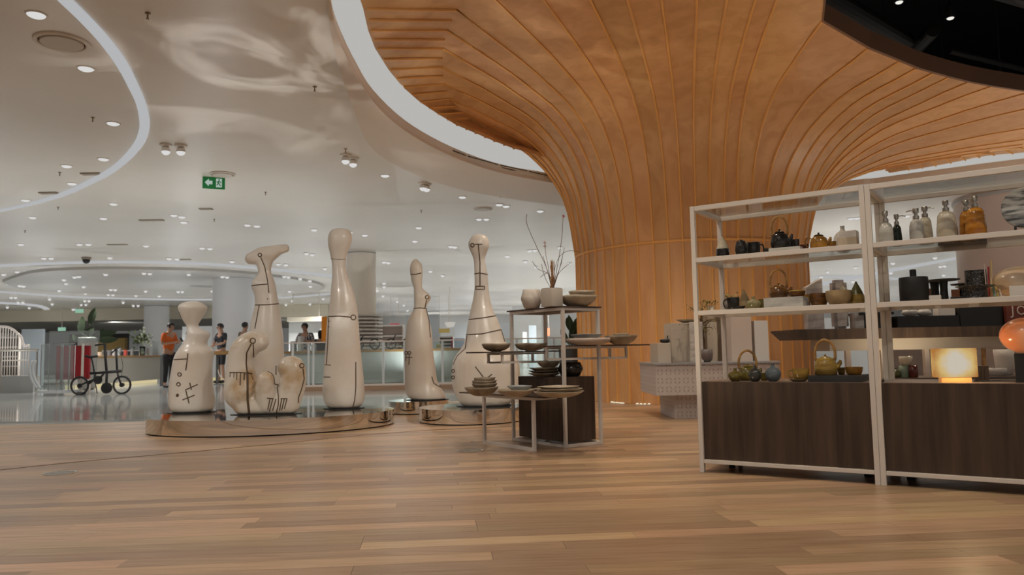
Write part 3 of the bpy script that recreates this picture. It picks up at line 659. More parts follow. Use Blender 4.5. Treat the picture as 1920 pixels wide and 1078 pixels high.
PR = dict(
 bowl=[(.3, 0), (.34, .03), (.62, .16), (.85, .42), (.96, .75), (1, 1)],
 deepbowl=[(.55, 0), (.72, .08), (.92, .35), (1, .68), (.97, 1)],
 cup=[(.6, 0), (.75, .05), (.9, .3), (.97, .7), (1, 1)],
 cyl=[(.94, 0), (1, .04), (1, .5), (.98, 1)],
 tear=[(.7, 0), (.9, .06), (1, .22), (.95, .4), (.75, .58), (.48, .75), (.26, .88), (.14, .96), (.13, 1)],
 squat=[(.45, 0), (.7, .1), (.98, .38), (1, .48), (.8, .64), (.4, .74), (.22, .8), (.2, .88), (.26, .97), (.24, 1)],
 round=[(.4, 0), (.68, .06), (.93, .24), (1, .42), (.92, .6), (.66, .74), (.3, .82), (.22, .86), (.22, .97), (.27, 1)],
 egg=[(.6, 0), (.85, .1), (1, .4), (.95, .68), (.72, .88), (.4, .97), (.12, 1)],
 plate=[(.5, 0), (.56, .05), (.8, .45), (1, .92), (1.0, 1)])
def pot(kind, name, label, cat, m, u, v, d, lv, vt, w_, group=None, closed=None, handle=None, th=.0035, seg=28, wob=0, extra=None, mats=None):
    p = at(u, v, d, lv); h = zat(u, vt, p) - p.z; r = wpx(w_, p) / 2
    t = thing(name, label, cat, p, R_.uniform(0, 6) if not handle else math.atan2(-p.x, p.y) * 1, group)
    prof = [(a * r, b * h) for a, b in PR[kind]]
    bm = bmesh.new()
    if closed: lathe(bm, prof, seg=seg, wob=wob)
    else: vessel(bm, prof, min(th, r * .15), seg=seg, wob=wob)
    obj('body', bm, G[m] if isinstance(m, str) else m, t, True, 50)
    if handle:   # -1 left, 1 right
        sx = handle
        obj('handle', T(sm([(sx * r * .9, 0, h * .85), (sx * r * 1.3, 0, h * .82), (sx * r * 1.42, 0, h * .5), (sx * r * 1.2, 0, h * .25), (sx * r * .88, 0, h * .22)], 5), r * .1, seg=8), G[m] if isinstance(m, str) else m, t, True)
    if extra: extra(t, r, h)
    return t, p, r, h
def teapot(label, m, u, v, d, lv, vbody, vhandle, w_, spout=1, up=True, group='teapots on the shelves', lid=None, tall=False):
    p = at(u, v, d, lv); h = zat(u, vbody, p) - p.z; r = wpx(w_, p) / 2; H = zat(u, vhandle, p) - p.z
    t = thing('teapot', label, 'teapot', p, math.atan2(-p.x, p.y), group); mm = G[m]
    prof = [(.6, 0), (.9, .08), (1, .3), (.98, .55), (.85, .82), (.5, .97), (.3, 1)] if not tall else [(.85, 0), (.98, .05), (1, .4), (.9, .8), (.72, .97), (.55, 1)]
    obj('body', L([(a * r, b * h) for a, b in prof], seg=32), mm, t, True, 60)
    lb = bmesh.new(); lathe(lb, [(a * r, h + b * h) for a, b in [(.52, -.03), (.55, .0), (.4, .06), (.12, .09), (.09, .12), (.13, .17), (.1, .2), (.03, .21)]], seg=24)
    obj('lid', lb, G[lid] if lid else mm, t, True, 60)
    s_ = spout
    obj('spout', T(sm([(s_ * r * .8, 0, h * .4), (s_ * r * 1.15, 0, h * .62), (s_ * r * 1.3, 0, h * .86)], 5), [r * .26] * 4 + [r * .2] * 4 + [r * .13] * 3), mm, t, True)
    if up:
        a = [(-r * .78, 0, h * .86), (-r * .86, 0, h * 1.0 + (H - h) * .3), (-r * .6, 0, h + (H - h) * .78), (0, 0, H), (r * .6, 0, h + (H - h) * .78), (r * .86, 0, h * 1.0 + (H - h) * .3), (r * .78, 0, h * .86)]
        obj('handle', T(sm(a, 5), r * .12, seg=8), M_bamboo, t, True)
        for x in (-1, 1):
            b = bmesh.new()
            for q in (.0, .18): tube(b, [(x * r * .84, -.001, h * (.95 + q * 1.6)), (x * r * .86, 0, h * (1.0 + q * 1.6))], r * .14, 8)
            obj('binding', b, M_bamboo, t); obj('lug', tube(bmesh.new(), [(x * r * .78 + r * .1 * math.cos(k), 0, h * .88 + r * .12 * math.sin(k)) for k in [j * PI / 4 for j in range(8)]], r * .05, 6, close=True), mm, t, True)
    else:
        obj('handle', T(sm([(-s_ * r * .85, 0, h * .85), (-s_ * r * 1.3, 0, h * .9), (-s_ * r * 1.5, 0, h * .6), (-s_ * r * 1.3, 0, h * .3)], 5), r * .09), mm, t, True)
    return t
def slab(name, label, cat, m, u0, u1, v, d, lv, vt, dep, base=0, group=None):
    a, b = at(u0, v, d, lv), at(u1, v, d, lv); h = zat(u0, vt, a) - a.z - base; ln = (b - a).length
    o = obj(name, box((ln / 2, dep / 2, h / 2), (ln, dep, h), 0, .0015), m); tag(o, label, cat, group); o.location = a + Vector((0, 0, base)); o.rotation_euler.z = SRZ; return o, a, h
# ---- unit A, top glass shelf
def cream_top(t, r, h):
    prof = [(a * r * 1.02, b * h * 1.003) for a, b in PR['tear'] if b > .4]; obj('glaze_band', L([(.96 * r, .44 * h)] + prof, cap0=False), G['cream'], t, True, 60)
pot('tear', 'vase', 'teardrop vase, black below and cream above, at the left end of the top shelf', 'vase', 'black', 1355.5, 480, .2, 't', 443, 25, 'vases on the pottery shelf', closed=True, extra=cream_top)
pot('egg', 'jar', 'glossy black egg shaped jar right of the teardrop vase', 'jar', 'black', 1390, 478, .18, 't', 449, 22, closed=True)
pot('deepbowl', 'pitcher', 'dark pitcher with cream loop handle beside the black jar', 'pitcher', 'black', 1413, 476, .28, 't', 455, 26, handle=1)
pot('plate', 'saucer', 'tiny dark saucer left of the stone slab on the top shelf', 'saucer', 'black', 1437, 474, .17, 't', 466, 12)
o, a, h1 = slab('stone_slab', 'pale grey stone slab under the black teapot', 'slab', M_mw, 1441, 1500, 470, .12, 't', 466, .22)
LV['ts'] = LV['t'] + h1
teapot('black teapot with tall bamboo handle on a pale slab, top shelf', 'black', 1463, 466, .22, 'ts', 436, 406, 34, 1)
pot('cup', 'cup', 'black cup right beside the black teapot', 'cup', 'black', 1482, 465, .28, 'ts', 449, 14, 'cups on the pottery shelf')
pot('cup', 'cup', 'second black cup at the right end of the pale slab', 'cup', 'black', 1494, 465, .24, 'ts', 449, 11, 'cups on the pottery shelf')
pot('bowl', 'dish', 'small dark red dish between black and yellow teapots', 'dish', 'red', 1508, 468, .22, 't', 459, 17)
teapot('yellow brown teapot with black lid and side handle, top shelf', 'amber', 1536, 465, .2, 't', 442, 436, 32, 1, up=False, lid='black')
pot('cup', 'cup', 'small yellow cup right of the yellow brown teapot', 'cup', 'amber', 1561, 463, .29, 't', 453, 14, 'cups on the pottery shelf')
slab('block', 'sand coloured block at the right end of the top pottery shelf', 'block', mat('sandstone', (.5, .4, .29), .7, var=.1), 1571, 1607, 460, .1, 't', 446, .08)
slab('box', 'translucent white box standing behind the sand coloured block', 'box', M_white, 1573, 1606, 457, .22, 't', 434, .1)
pot('round', 'vase', 'white porcelain bottle behind the translucent box', 'vase', mat('porcelain', (.6, .56, .5), .15), 1581, 456, .42, 't', 424, 34, 'vases on the pottery shelf', closed=True)
# ---- middle shelf
t, p, r, h = pot('cup', 'mug', 'dark ribbed mug with handle at the left of the middle shelf', 'mug', 'black', 1375, 578, .14, 'm', 558, 24, handle=-1)
pot('plate', 'saucer', 'thin dark saucer holding nothing beside the dark mug', 'saucer', 'black', 1388, 577, .05, 'm', 574, 20)
pot('tear', 'vase', 'sandy ribbed teardrop vase behind the squat olive vase', 'vase', 'sand', 1396, 575, .3, 'm', 543, 23, 'vases on the pottery shelf', closed=True)
pot('squat', 'vase', 'squat speckled olive vase on the middle shelf', 'vase', glaze('glaze_speck', (.33, .28, .15), (.2, .17, .08)), 1413, 576, .13, 'm', 556, 28, 'vases on the pottery shelf', closed=True)
pot('cup', 'cup', 'small olive cup left of the white marble slab', 'cup', 'olive', 1429, 575, .2, 'm', 561, 12, 'cups on the pottery shelf')
o, a, h1 = slab('marble_slab', 'white marble slab under the brown bamboo handled teapot', 'slab', M_mw, 1432, 1506, 574, .1, 'm', 559, .25)
LV['ms'] = LV['m'] + h1
teapot('brown glazed teapot with bamboo handle on white marble slab', 'brown', 1461, 558, .2, 'ms', 536, 505, 35, 1)
def lidd(t, r, h): obj('lid', L([(r * 1.02, h * .98), (r * 1.04, h * 1.08), (r * .9, h * 1.25), (r * .3, h * 1.3)]), G['yellow'], t, True, 60)
pot('cup', 'dish', 'round lidded brown dish on the white marble slab', 'dish', 'brown', 1494, 557, .14, 'ms', 547, 31, closed=True, extra=lidd)
pot('cup', 'cup', 'small yellow cup at the right end of the marble slab', 'cup', 'amber', 1513, 570, .27, 'm', 552, 13, 'cups on the pottery shelf')
pot('deepbowl', 'bowl', 'brown round bowl right of the marble slab, smaller of two', 'bowl', 'brown', 1536, 571, .2, 'm', 550, 33, 'bowls on the pottery shelf')
pot('deepbowl', 'bowl', 'large sand coloured round bowl on the middle shelf', 'bowl', 'sand', 1573, 569, .12, 'm', 545, 46, 'bowls on the pottery shelf')
pot('tear', 'vase', 'pale teardrop vase behind the large sand bowl', 'vase', 'cream', 1582, 566, .36, 'm', 530, 28, 'vases on the pottery shelf', closed=True)
pot('tear', 'vase', 'dark necked olive bottle vase at the right end of the middle shelf', 'vase', 'oliveg', 1607, 567, .2, 'm', 528, 27, 'vases on the pottery shelf', closed=True, extra=lambda t, r, h: obj('glaze_band', L([(r * .72 * 1.02, 0.003), (r * .95, h * .07), (r * 1.02, h * .22), (r * .99, h * .38), (r * .9, h * .46)], cap0=False, cap1=False), G['yellow'], t, True))
# ---- cabinet top, unit A
pot('squat', 'vase', 'squat olive vase with dark neck on the cabinet, far left', 'vase', 'olive', 1379, 714, .1, 'c', 690, 28, 'vases on the pottery shelf', closed=True)
teapot('olive teapot with arched bamboo handle behind dark vase on cabinet', 'olive', 1403, 713, .25, 'c', 687, 657, 37, 1)
pot('round', 'vase', 'near black round vase in front of the olive teapot', 'vase', glaze('glaze_char', (.05, .05, .045)), 1416, 714, .08, 'c', 685, 24, 'vases on the pottery shelf', closed=True)
pot('cup', 'cup', 'olive cup between the black vase and the blue vase', 'cup', 'olive', 1433, 713, .25, 'c', 699, 16, 'cups on the pottery shelf')
pot('round', 'vase', 'round blue grey vase with dark neck on the cabinet', 'vase', 'blue', 1450, 714, .12, 'c', 682, 29, 'vases on the pottery shelf', closed=True)
pot('plate', 'saucer', 'greenish saucer under the two tone cup on the cabinet', 'saucer', 'greige', 1498, 715, .1, 'c', 710, 36)
LV['cs'] = LV['c'] + .012
pot('cup', 'cup', 'wide two tone olive cup with handle standing on a saucer', 'cup', 'yellow', 1502, 712, .1, 'cs', 691, 31, 'cups on the pottery shelf', handle=-1)
o, a, h1 = slab('stone_slab', 'black stone slab under the tall yellow teapot', 'slab', mat('black_stone', (.03, .03, .032), .45, var=.3), 1515, 1614, 717, .05, 'c', 704, .3)
LV['cb'] = LV['c'] + h1
teapot('tall ribbed yellow teapot with bamboo handle on black stone slab', 'yellow', 1549, 706, .16, 'cb', 671, 637, 41, 1, tall=True)
pot('cup', 'cup', 'small yellow cup directly right of the tall yellow teapot', 'cup', 'yellow', 1578, 703, .24, 'cb', 689, 14, 'cups on the pottery shelf')
pot('cup', 'bowl', 'wide yellow ribbed bowl on the black stone slab', 'bowl', 'amber', 1602, 704, .16, 'cb', 688, 31, 'bowls on the pottery shelf')
# ---- unit B, top shelf : soap dispensers
M_steel = mat('brushed_steel', (.5, .46, .4), .28, 1)
M_on = dict(w=marble('onyx_white', (.55, .52, .47), (.42, .39, .34), 8, .2), k=marble('onyx_black', (.02, .025, .02), (.008, .01, .008)), c=marble('onyx_cream', (.52, .47, .38), (.4, .33, .24), 8, .2), a=marble('onyx_amber', (.5, .22, .03), (.3, .1, .01), 10, .2))
for u, d, vb, vp, w_, m, nz, nm, lb in [(1662, .16, 417, 396, 25, 'w', -1, 'w', 'grey white stone soap dispenser at the left end of top shelf'), (1683, .3, 422, 402, 17, 'k', 1, 'k', 'small black stone soap dispenser, the only black one'),
   (1720, .2, 411, 391, 25, 'w', -1, 'w', 'white round shouldered soap dispenser right of the black one'), (1737, .33, 407, 387, 24, 'c', 1, 'c', 'cream stone soap dispenser behind a white one, nozzle right'),
   (1777, .22, 396, 376, 36, 'c', 0, 'c', 'large pale marble soap dispenser in the middle of the shelf'), (1815, .34, 396, 376, 27, 'a', 1, 'a', 'amber stone soap dispenser behind the larger amber one'), (1832, .2, 389, 368, 36, 'a', -1, 'a', 'largest amber stone soap dispenser, in front of its twin')]:
    p = at(u, 450, d, 't'); r = wpx(w_, p) / 2; h = zat(u, vb, p) - p.z; hp = zat(u, vp, p) - p.z - h
    t = thing('soap_dispenser', lb, 'soap dispenser', p, math.atan2(-p.x, p.y), 'stone soap dispensers')
    sh = [(.98, 0), (1, .02), (.98, .35), (.9, .62), (.86, .66), (.88, .7), (.82, .84), (.6, .96), (.3, 1)] if m != 'w' else [(.98, 0), (1, .02), (1, .5), (.97, .7), (.8, .88), (.5, .97), (.3, 1)]
    obj('bottle', L([(a * r, b * h) for a, b in sh], seg=26), M_on[m], t, True, 50)
    pb = min(.018, r * .5)
    obj('pump', L([(pb * .85, h), (pb, h + .002), (pb, h + hp * .3), (pb * .55, h + hp * .36), (pb * .55, h + hp * .55), (pb * .95, h + hp * .58), (pb, h + hp * .95), (pb * .9, h + hp)], seg=18), M_steel, t, True, 40)
    ang = 0 if nz > 0 else PI if nz < 0 else -PI / 2
    ca, sa = math.cos(ang), math.sin(ang)
    obj('nozzle', T(sm([(0, 0, h + hp * .78), (ca * .03, sa * .03, h + hp * .84), (ca * .052, sa * .052, h + hp * .74)], 4), .0036, seg=8), M_steel, t, True)
slab('tray', 'black stone tray lying at the back of the dispenser shelf', 'tray', M_black, 1758, 1806, 450, .44, 't', 447, .1)
slab('tray', 'speckled dark granite tray behind the amber dispensers', 'tray', mat('granite', (.2, .19, .18), .4, col2=(.03, .03, .03), scale=120, contrast=(.5, .6)), 1808, 1850, 448, .44, 't', 444, .1)
# marble disc on a stand
p = at(1926, 428, .2, 't'); t = thing('marble_disc', 'round grey veined marble disc propped on black stand at right edge', 'disc', p, math.atan2(-p.x, p.y))
r = (zat(1926, 352, p) - zat(1926, 427, p)) / 2 * 1.03; zc = zat(1926, 390, p) - p.z + .004
bm = bmesh.new(); lathe(bm, [(r * .96, -.012), (r, -.008), (r, .008), (r * .96, .012)], seg=48); bm.transform(Matrix.Translation((0, 0, zc)) @ Matrix.Rotation(math.radians(82), 4, 'X') )
obj('plate', bm, mat('marble_vein', (.42, .41, .39), .3, col2=(.07, .07, .07), scale=7, stretch=(1, 1, 4.5), contrast=(.43, .56)), t, True, 40)
b = bmesh.new()
for x in (-.055, .055):
    bx(b, (x, -.02, .011), (.012, .1, .022)); bx(b, (x, .035, .04), (.012, .012, .08)); bx(b, (x, -.055, .022), (.012, .012, .028))
bx(b, (0, .035, .06), (.12, .01, .012)); obj('stand', b, M_black, t)
# ---- unit B, middle shelf
p = at(1715, 565, .11, 'm'); t = thing('flask', 'wide matt black cylindrical flask with a short neck', 'flask', p)
r = wpx(50, p) / 2; h = zat(1715, 520, p) - p.z; h2 = zat(1715, 506, p) - p.z
obj('body', L([(r * .97, 0), (r, .004), (r, h * .96), (r * .97, h), (r * .3, h + .001)], seg=36), M_black, t, True, 40)
obj('neck', L([(r * .23, h), (r * .23, h2), (r * .2, h2 + .002)], seg=20), M_black, t, True, 40)
def table_stand(label, m, u, v, d, vt, w_, ws, dth=.008):
    p = at(u, v, d, 'm'); h = zat(u, vt, p) - p.z; t = thing('cake_stand', label, 'stand', p, 0, 'stone stands on the right shelf'); r = wpx(w_, p) / 2; q = wpx(ws, p) / 2
    obj('plate', L([(r * .9, h - dth), (r, h - dth * .4), (r, h), (r * .96, h - .002), (.01, h - .003)], seg=36), m, t, True, 40)
    obj('stem', L([(q, 0), (q * .95, .01), (q * .85, h * .6), (q, h - dth)], seg=20), m, t, True, 40)
M_spk = mat('speckled_stone', (.16, .15, .145), .25, col2=(.012, .011, .01), scale=170, contrast=(.5, .64))
table_stand('flat black stone stand with wide round plate', M_black, 1771, 562, .21, 524, 56, 15)
table_stand('smaller dark stone stand behind the wide black one', M_black, 1754, 560, .34, 527, 34, 16)
table_stand('speckled black stand whose plate reaches left of the cylinder', M_spk, 1806, 560, .46, 532, 40, 14)
pot('cyl', 'canister', 'speckled black stone canister carrying nothing, tall cylinder', 'canister', M_spk, 1832, 560, .3, 'm', 507, 37, closed=True)
table_stand('speckled black plate on thick drum stand before the canister', M_spk, 1830, 559, .12, 536, 66, 44)
slab('box', 'small white box under the black stone stand', 'box', M_white, 1742, 1764, 562, .05, 'm', 554, .05)
slab('tray', 'long thin black tray under stone stands on middle shelf', 'tray', M_black, 1782, 1812, 560, .06, 'm', 557, .06)
slab('brick', 'terracotta block behind the stem of the wide black stand', 'block', mat('terracotta', (.32, .13, .07), .7, var=.2), 1784, 1800, 558, .42, 'm', 543, .08)
slab('brick', 'terracotta block left of the black stand stem', 'block', mat('terracotta', (.32, .13, .07), .7, var=.2), 1742, 1755, 558, .42, 'm', 541, .05)
for i, (u0, u1, v1, m, lb, rr_) in enumerate([(1859, 1858, 488, (.6, .42, .22), 'tall plain wooden stick standing on the middle shelf', .006), (1855, 1853, 500, (.45, .04, .04), 'red stick beside the plain wooden stick', .005), (1851, 1845, 495, (.6, .5, .45), 'thin white stick leaning behind the red stick', .003), (1868, 1874, 508, (.6, .55, .5), 'white stick leaning towards the big egg', .003)]):
    a = at(u0, 556, .2 + .02 * i, 'm'); b = onS(u1, v1, .22 + .02 * i)
    tag(obj('stick', T([a, b], rr_, seg=8), mat('stick_%d' % i, m, .6)), lb, 'stick')
for i, (u, c_) in enumerate([(1866, (.2, .42, .3)), (1872, (.55, .45, .1)), (1878, (.6, .5, .4))]):
    a = at(u, 556, .14, 'm'); b = onS(u - 5, 537, .2); tag(obj('ribbon_stick', T([a, b], .004, seg=6), mat('rib_%d' % i, c_, .5)), ['short green stick below the red stick', 'short yellow stick leaning right of the green one', 'short cream stick at the foot of the egg'][i], 'stick')
p = at(1916, 553, .27, 'm'); rz_ = (zat(1916, 499, p) - p.z) / 2; b = bmesh.new(); ball(b, (0, 0, rz_), 1, (wpx(49, p), wpx(42, p), rz_), 36, 20)
o = tag(obj('stone_egg', b, mat('egg_stone', (.6, .5, .4), .2, col2=(.5, .28, .12), scale=2.2, contrast=(.3, .6)), None, True), 'large pale onyx egg lying at the right end of the middle shelf', 'stone egg'); o.location = p
slab('box', 'white box leaning in front of the big onyx egg', 'box', M_white, 1893, 1935, 552, .05, 'm', 536, .07)
# ---- cabinet B
p = at(1791, 716, .12, 'c'); t = thing('stone_lamp', 'glowing square salt stone lamp on the right cabinet', 'lamp', p, SRZ + .35)
W2 = wpx(76, p) / 2; h0 = zat(1791, 707, p) - p.z; h = zat(1791, 653, p) - p.z
m = bpy.data.materials.new('salt_glow'); m.use_nodes = True; N = m.node_tree.nodes; K = m.node_tree.links; N.remove(N['Principled BSDF'])
tc = N.new('ShaderNodeTexCoord'); mp = N.new('ShaderNodeMapping'); mp.inputs['Location'].default_value = (0, 0, -(h0 + h) / 2); K.new(tc.outputs['Object'], mp.inputs[0])
ln = N.new('ShaderNodeVectorMath'); ln.operation = 'LENGTH'; K.new(mp.outputs[0], ln.inputs[0])
no = N.new('ShaderNodeTexNoise'); no.inputs['Scale'].default_value = 16; K.new(tc.outputs['Object'], no.inputs[0])
ad = N.new('ShaderNodeMath'); ad.operation = 'MULTIPLY_ADD'; ad.inputs[1].default_value = .055; K.new(no.outputs['Fac'], ad.inputs[0]); K.new(ln.outputs['Value'], ad.inputs[2])
rp = N.new('ShaderNodeValToRGB'); cr_ = rp.color_ramp; cr_.elements[0].position = .085; cr_.elements[0].color = (.56, .50, .41, 1); cr_.elements[1].position = .165; cr_.elements[1].color = (.40, .17, .045, 1)
e_ = cr_.elements.new(.12); e_.color = (.6, .42, .16, 1); K.new(ad.outputs[0], rp.inputs[0]); em = N.new('ShaderNodeEmission'); em.inputs[1].default_value = 1
K.new(rp.outputs[0], em.inputs[0]); K.new(em.outputs[0], N['Material Output'].inputs[0])
obj('shade', box((0, 0, (h0 + h) / 2), (2 * W2 * .97, .07, h - h0), 0, .008), m, t, True, 40)
obj('base', box((0, 0, h0 / 2), (W2 * 1.35, .06, h0), 0, .002), mat('salt_base', (.62, .27, .08), .4, emit=.5), t)
l = bpy.data.lights.new('lamp_glow', 'POINT'); l.energy = 2.2; l.color = (1, .7, .38); l.shadow_soft_size = 0; lo_ = bpy.data.objects.new('lamp_glow', l); C.objects.link(lo_); lo_.parent = t; lo_.location = (0, -.08, h * .6)
c0 = [at(1826, 713, .2, 'c'), at(1850, 714, .2, 'c'), at(1880, 712, .22, 'c'), at(1905, 714, .2, 'c')]
tag(obj('power_cord', T([q + Vector((0, 0, .006)) for q in sm(c0, 4)], .0035, seg=6), M_black), 'thin black cord running right from the glowing lamp', 'cord')
o, a, h1 = slab('pedestal_box', 'black box pedestal at the right edge of the cabinet', 'box', M_black, 1905, 1945, 717, .12, 'c', 663, .16)
LV['cp'] = LV['c'] + h1
p = at(1926, 663, .2, 'cp'); R0 = wpx(43, p); b = bmesh.new(); ball(b, (0, 0, R0 * .78), R0, (1, 1, .78), 40, 24)
m = mat('orange_onyx', (.62, .3, .16), .22, col2=(.55, .13, .03), scale=5, contrast=(.3, .65), emit=.22, stretch=(1, 1, .6))
o = tag(obj('onyx_ball', b, m, None, True), 'orange onyx ball lamp resting on the black pedestal box', 'lamp'); o.location = p
slab('card', 'dark brown card standing right behind the glowing lamp', 'card', mat('card_brown', (.09, .06, .045), .6), 1828, 1855, 712, .4, 'c', 686, .03)
# ================================================================ TIERED DISPLAY TABLE
D0 = zp(1061, 840, 0); bd = (zp(963, 826, 0) - D0).normalized(); bd.z = 0; bd.normalize(); ad_ = Vector((bd.y, -bd.x, 0)); DRZ = math.atan2(ad_.y, ad_.x)
def D(a, b, z=0): return D0 + ad_ * a + bd * b + Vector((0, 0, z))
t = thing('tiered_table', 'white steel tiered display table with dark shelves carrying stoneware bowls', 'display table', D0, DRZ)
LA, LB = .40, .76; p = .026
ZT, ZR, ZL, ZW = 1.205, .868, .825, .452
for a, b in ((0, 0), (LA, 0), (0, LB), (LA, LB)): obj('leg', box((a, b, (ZT - .012) / 2), (p, p, ZT - .012)), M_frame, t)
for z in (ZT - .025, .014):
    for b in (0, LB): obj('rail', box((LA / 2, b, z), (LA - p, p * .9, .024)), M_frame, t)
    for a in (0, LA): obj('rail', box((a, LB / 2, z), (p * .9, LB - p, .024)), M_frame, t)
def local(pw): d = pw - D0; return d.dot(ad_), d.dot(bd)
M_ttop = mat('tier_top', (.09, .06, .045), .35, var=.3, scale=6)
def plate(name, a0, a1, b0, b1, z): obj(name, box(((a0 + a1) / 2, (b0 + b1) / 2, z - .006), (a1 - a0, b1 - b0, .012), 0, .001), M_ttop, t)
la, lb = local(zp(943.5, 577.5, ZT)); ra, rb = local(zp(1146.5, 570.5, ZT))
plate('top_shelf', -.02, max(ra, LA + .03), -.02, max(lb, LB + .05), ZT)
plate('right_shelf', .015, 1.06, .02, .30, ZR)
for a in (.03, .78): 
    for b in (.05, .27): obj('bracket', box((a, b, ZR - .07), (.02, .02, .112)), M_frame, t)
for b in (.05, .27):
    for z in (ZR - .022, ZR - .12): obj('bracket_rail', box((.405, b, z), (.73, .018, .018)), M_frame, t)
for a in (.03, .78): obj('bracket_rail', box((a, .16, ZR - .12), (.018, .2, .018)), M_frame, t)
plate('left_shelf', -.52, LA - .03, .46, .74, ZL)
for a in (-.3, .2):
    for b in (.49, .71): obj('bracket', box((a, b, ZL - .06), (.02, .02, .09)), M_frame, t)
for b in (.49, .71):
    for z in (ZL - .022, ZL - .1): obj('bracket_rail', box((-.05, b, z), (.48, .018, .018)), M_frame, t)
# low table (a thing of its own) standing in front
Lc, Fc, Rc = zp(845, 735.5, ZW), zp(1038, 743, ZW), zp(1119, 741.5, ZW)
l1, l2 = zp(903, 832, 0), zp(1002, 846, 0)
t2 = thing('low_table', 'low white framed table with dark top in front of the tiered table', 'display table', Fc * 0 + Vector((l2.x, l2.y, 0)), DRZ)
def loc2(pw): d = pw - Vector((l2.x, l2.y, 0)); return d.dot(ad_), d.dot(bd)
Fa, Fb = loc2(Fc); La, Lb_ = loc2(Lc); Ra, Rb_ = loc2(Rc); _, B1 = loc2(l1)
wA = max(Ra - Fa, .3) * 1.0
a0 = (La + Fa) / 2; a0 = min(a0, -.03)
obj('table_top', box((a0 + wA / 2, (Fb + Lb_) / 2, ZW - .006), (wA, Lb_ - Fb, .012), 0, .001), M_ttop, t2)
AR = a0 + wA - .04
for a in (0,):
    for b in (0, B1): obj('leg', box((a, b, (ZW - .012) / 2), (p, p, ZW - .012)), M_frame, t2)
    obj('rail', box((a, B1 / 2, .013), (p, B1 - p, .026)), M_frame, t2); obj('rail', box((a, B1 / 2, ZW - .025), (p * .9, B1 - p, .024)), M_frame, t2)
aw = min(AR, .24)
for b in (0, B1): obj('rail', box((p / 2 + aw / 2, b, ZW - .025), (aw - .001, p * .9, .024)), M_frame, t2)
o = tag(obj('oak_box', box((.205, .38, .316), (.34, .68, .552), 0, .002), M_dark), 'dark oak box standing inside the tiered display table', 'box'); o.location = D(0, 0); o.rotation_euler.z = DRZ
# ---- stoneware
def atD(u, v, a, b, z):
    """point above D-frame at height z seen under pixel column u"""
    q = zp(u, v, z) if abs(z - HCAM) > .12 else plane(u, v, D(a, b), bd if True else ad_)
    return q
M_sw = glaze('stoneware', (.34, .27, .19), (.2, .15, .1), .4, 14); M_swl = glaze('stoneware_light', (.46, .38, .28), (.34, .27, .19), .35, 10); M_blue = glaze('pale_blue', (.42, .45, .45), (.3, .33, .34), .2)
def ware(u, w_, vt, z, Y, label, m, kind='bowl', name='bowl', wob=.035, zb=None, group=None, seed=None, vb=None, tilt=0):
    q = dp(u, vt, Y); base = Vector((q.x, q.y, z)); r = wpx(w_, base) / 2; h = max(q.z - z, .008)
    prof = [(a * r, b * h) for a, b in PR[kind]]
    bm = vessel(bmesh.new(), prof, .005, 40, wob=wob, seed=seed or int(u * 7 + vt))
    o = tag(obj(name, bm, m, None, True), label, name, group); o.location = base; return o, base, h
PR['wbowl'] = [(.42, 0), (.46, .03), (.75, .35), (.93, .75), (1, 1)]
PR['facet'] = [(.6, 0), (.72, .05), (1, .48), (.98, .6), (.8, .97), (.74, 1)]
gb = 'stoneware bowls on the tiered table'; gp = 'stoneware plates on the tiered table'
ware(996, 41, 543, ZT, 6.95, 'white faceted bowl at the left of the top tier', mat('white_clay', (.52, .46, .4), .55), 'facet', 'bowl', .03, group=gb)
q, b1, h = ware(1083, 74, 555, ZT, 6.82, 'cream wide bowl on the top tier beside the planter', M_swl, 'wbowl', 'bowl', .04, group=gb)
ware(1091, 50, 546, ZT + h * .62, 6.82, 'smaller cream bowl nested in the wide bowl, top tier', M_swl, 'wbowl', 'bowl', .03, group=gb)
# planter
q = dp(1035, 568, 6.72); pl = thing('planter', 'small square white planter with dry grasses on top tier', 'planter', (q.x, q.y, ZT), DRZ + .1); w_ = wpx(37, q); hh = dp(1035, 541, 6.72).z - ZT
b = bmesh.new(); bx(b, (0, 0, hh / 2), (w_ * .8, w_ * .8, hh), 0, .006); obj('pot', b, mat('planter_white', (.5, .44, .38), .6), pl, True, 40)
obj('soil', box((0, 0, hh + .001), (w_ * .7, w_ * .7, .004)), mat('soil', (.05, .03, .02), .9), pl)
M_twig = mat('twig', (.12, .07, .05), .7); M_gold = mat('dry_gold', (.32, .15, .03), .6, col2=(.12, .05, .02), scale=60)
inv = Matrix.Translation(pl.location) @ Matrix.Rotation(DRZ + .1, 4, 'Z'); inv = inv.inverted()
tw = [[(1036, 541), (1024, 500), (1005, 460), (988, 420), (988, 402)], [(1037, 541), (1045, 500), (1053, 450), (1055, 420), (1056, 405)], [(1034, 541), (1028, 500), (1023, 475), (1022, 455)], [(1036, 541), (1040, 505), (1050, 480), (1068, 470), (1085, 473)],
      [(1035, 541), (1030, 515), (1010, 505), (998, 490)], [(1034, 541), (1032, 520), (1025, 512), (1013, 520)], [(1038, 541), (1050, 500), (1058, 465)], [(1033, 541), (1022, 520), (1015, 495)], [(1037, 541), (1046, 515), (1060, 500), (1072, 492)], [(1036, 541), (1043, 520), (1052, 495), (1055, 478)], [(1034, 541), (1027, 510), (1018, 480)]]
for i, pp in enumerate(tw):
    Y = 6.72 + R_.uniform(-.05, .05); pts = [inv @ dp(u, v, 6.72 + (Y - 6.72) * k / (len(pp) - 1)) for k, (u, v) in enumerate(pp)]
    obj('branch', T(sm(pts, 5), .0028 if i < 2 else .0022, seg=5), M_twig, pl)
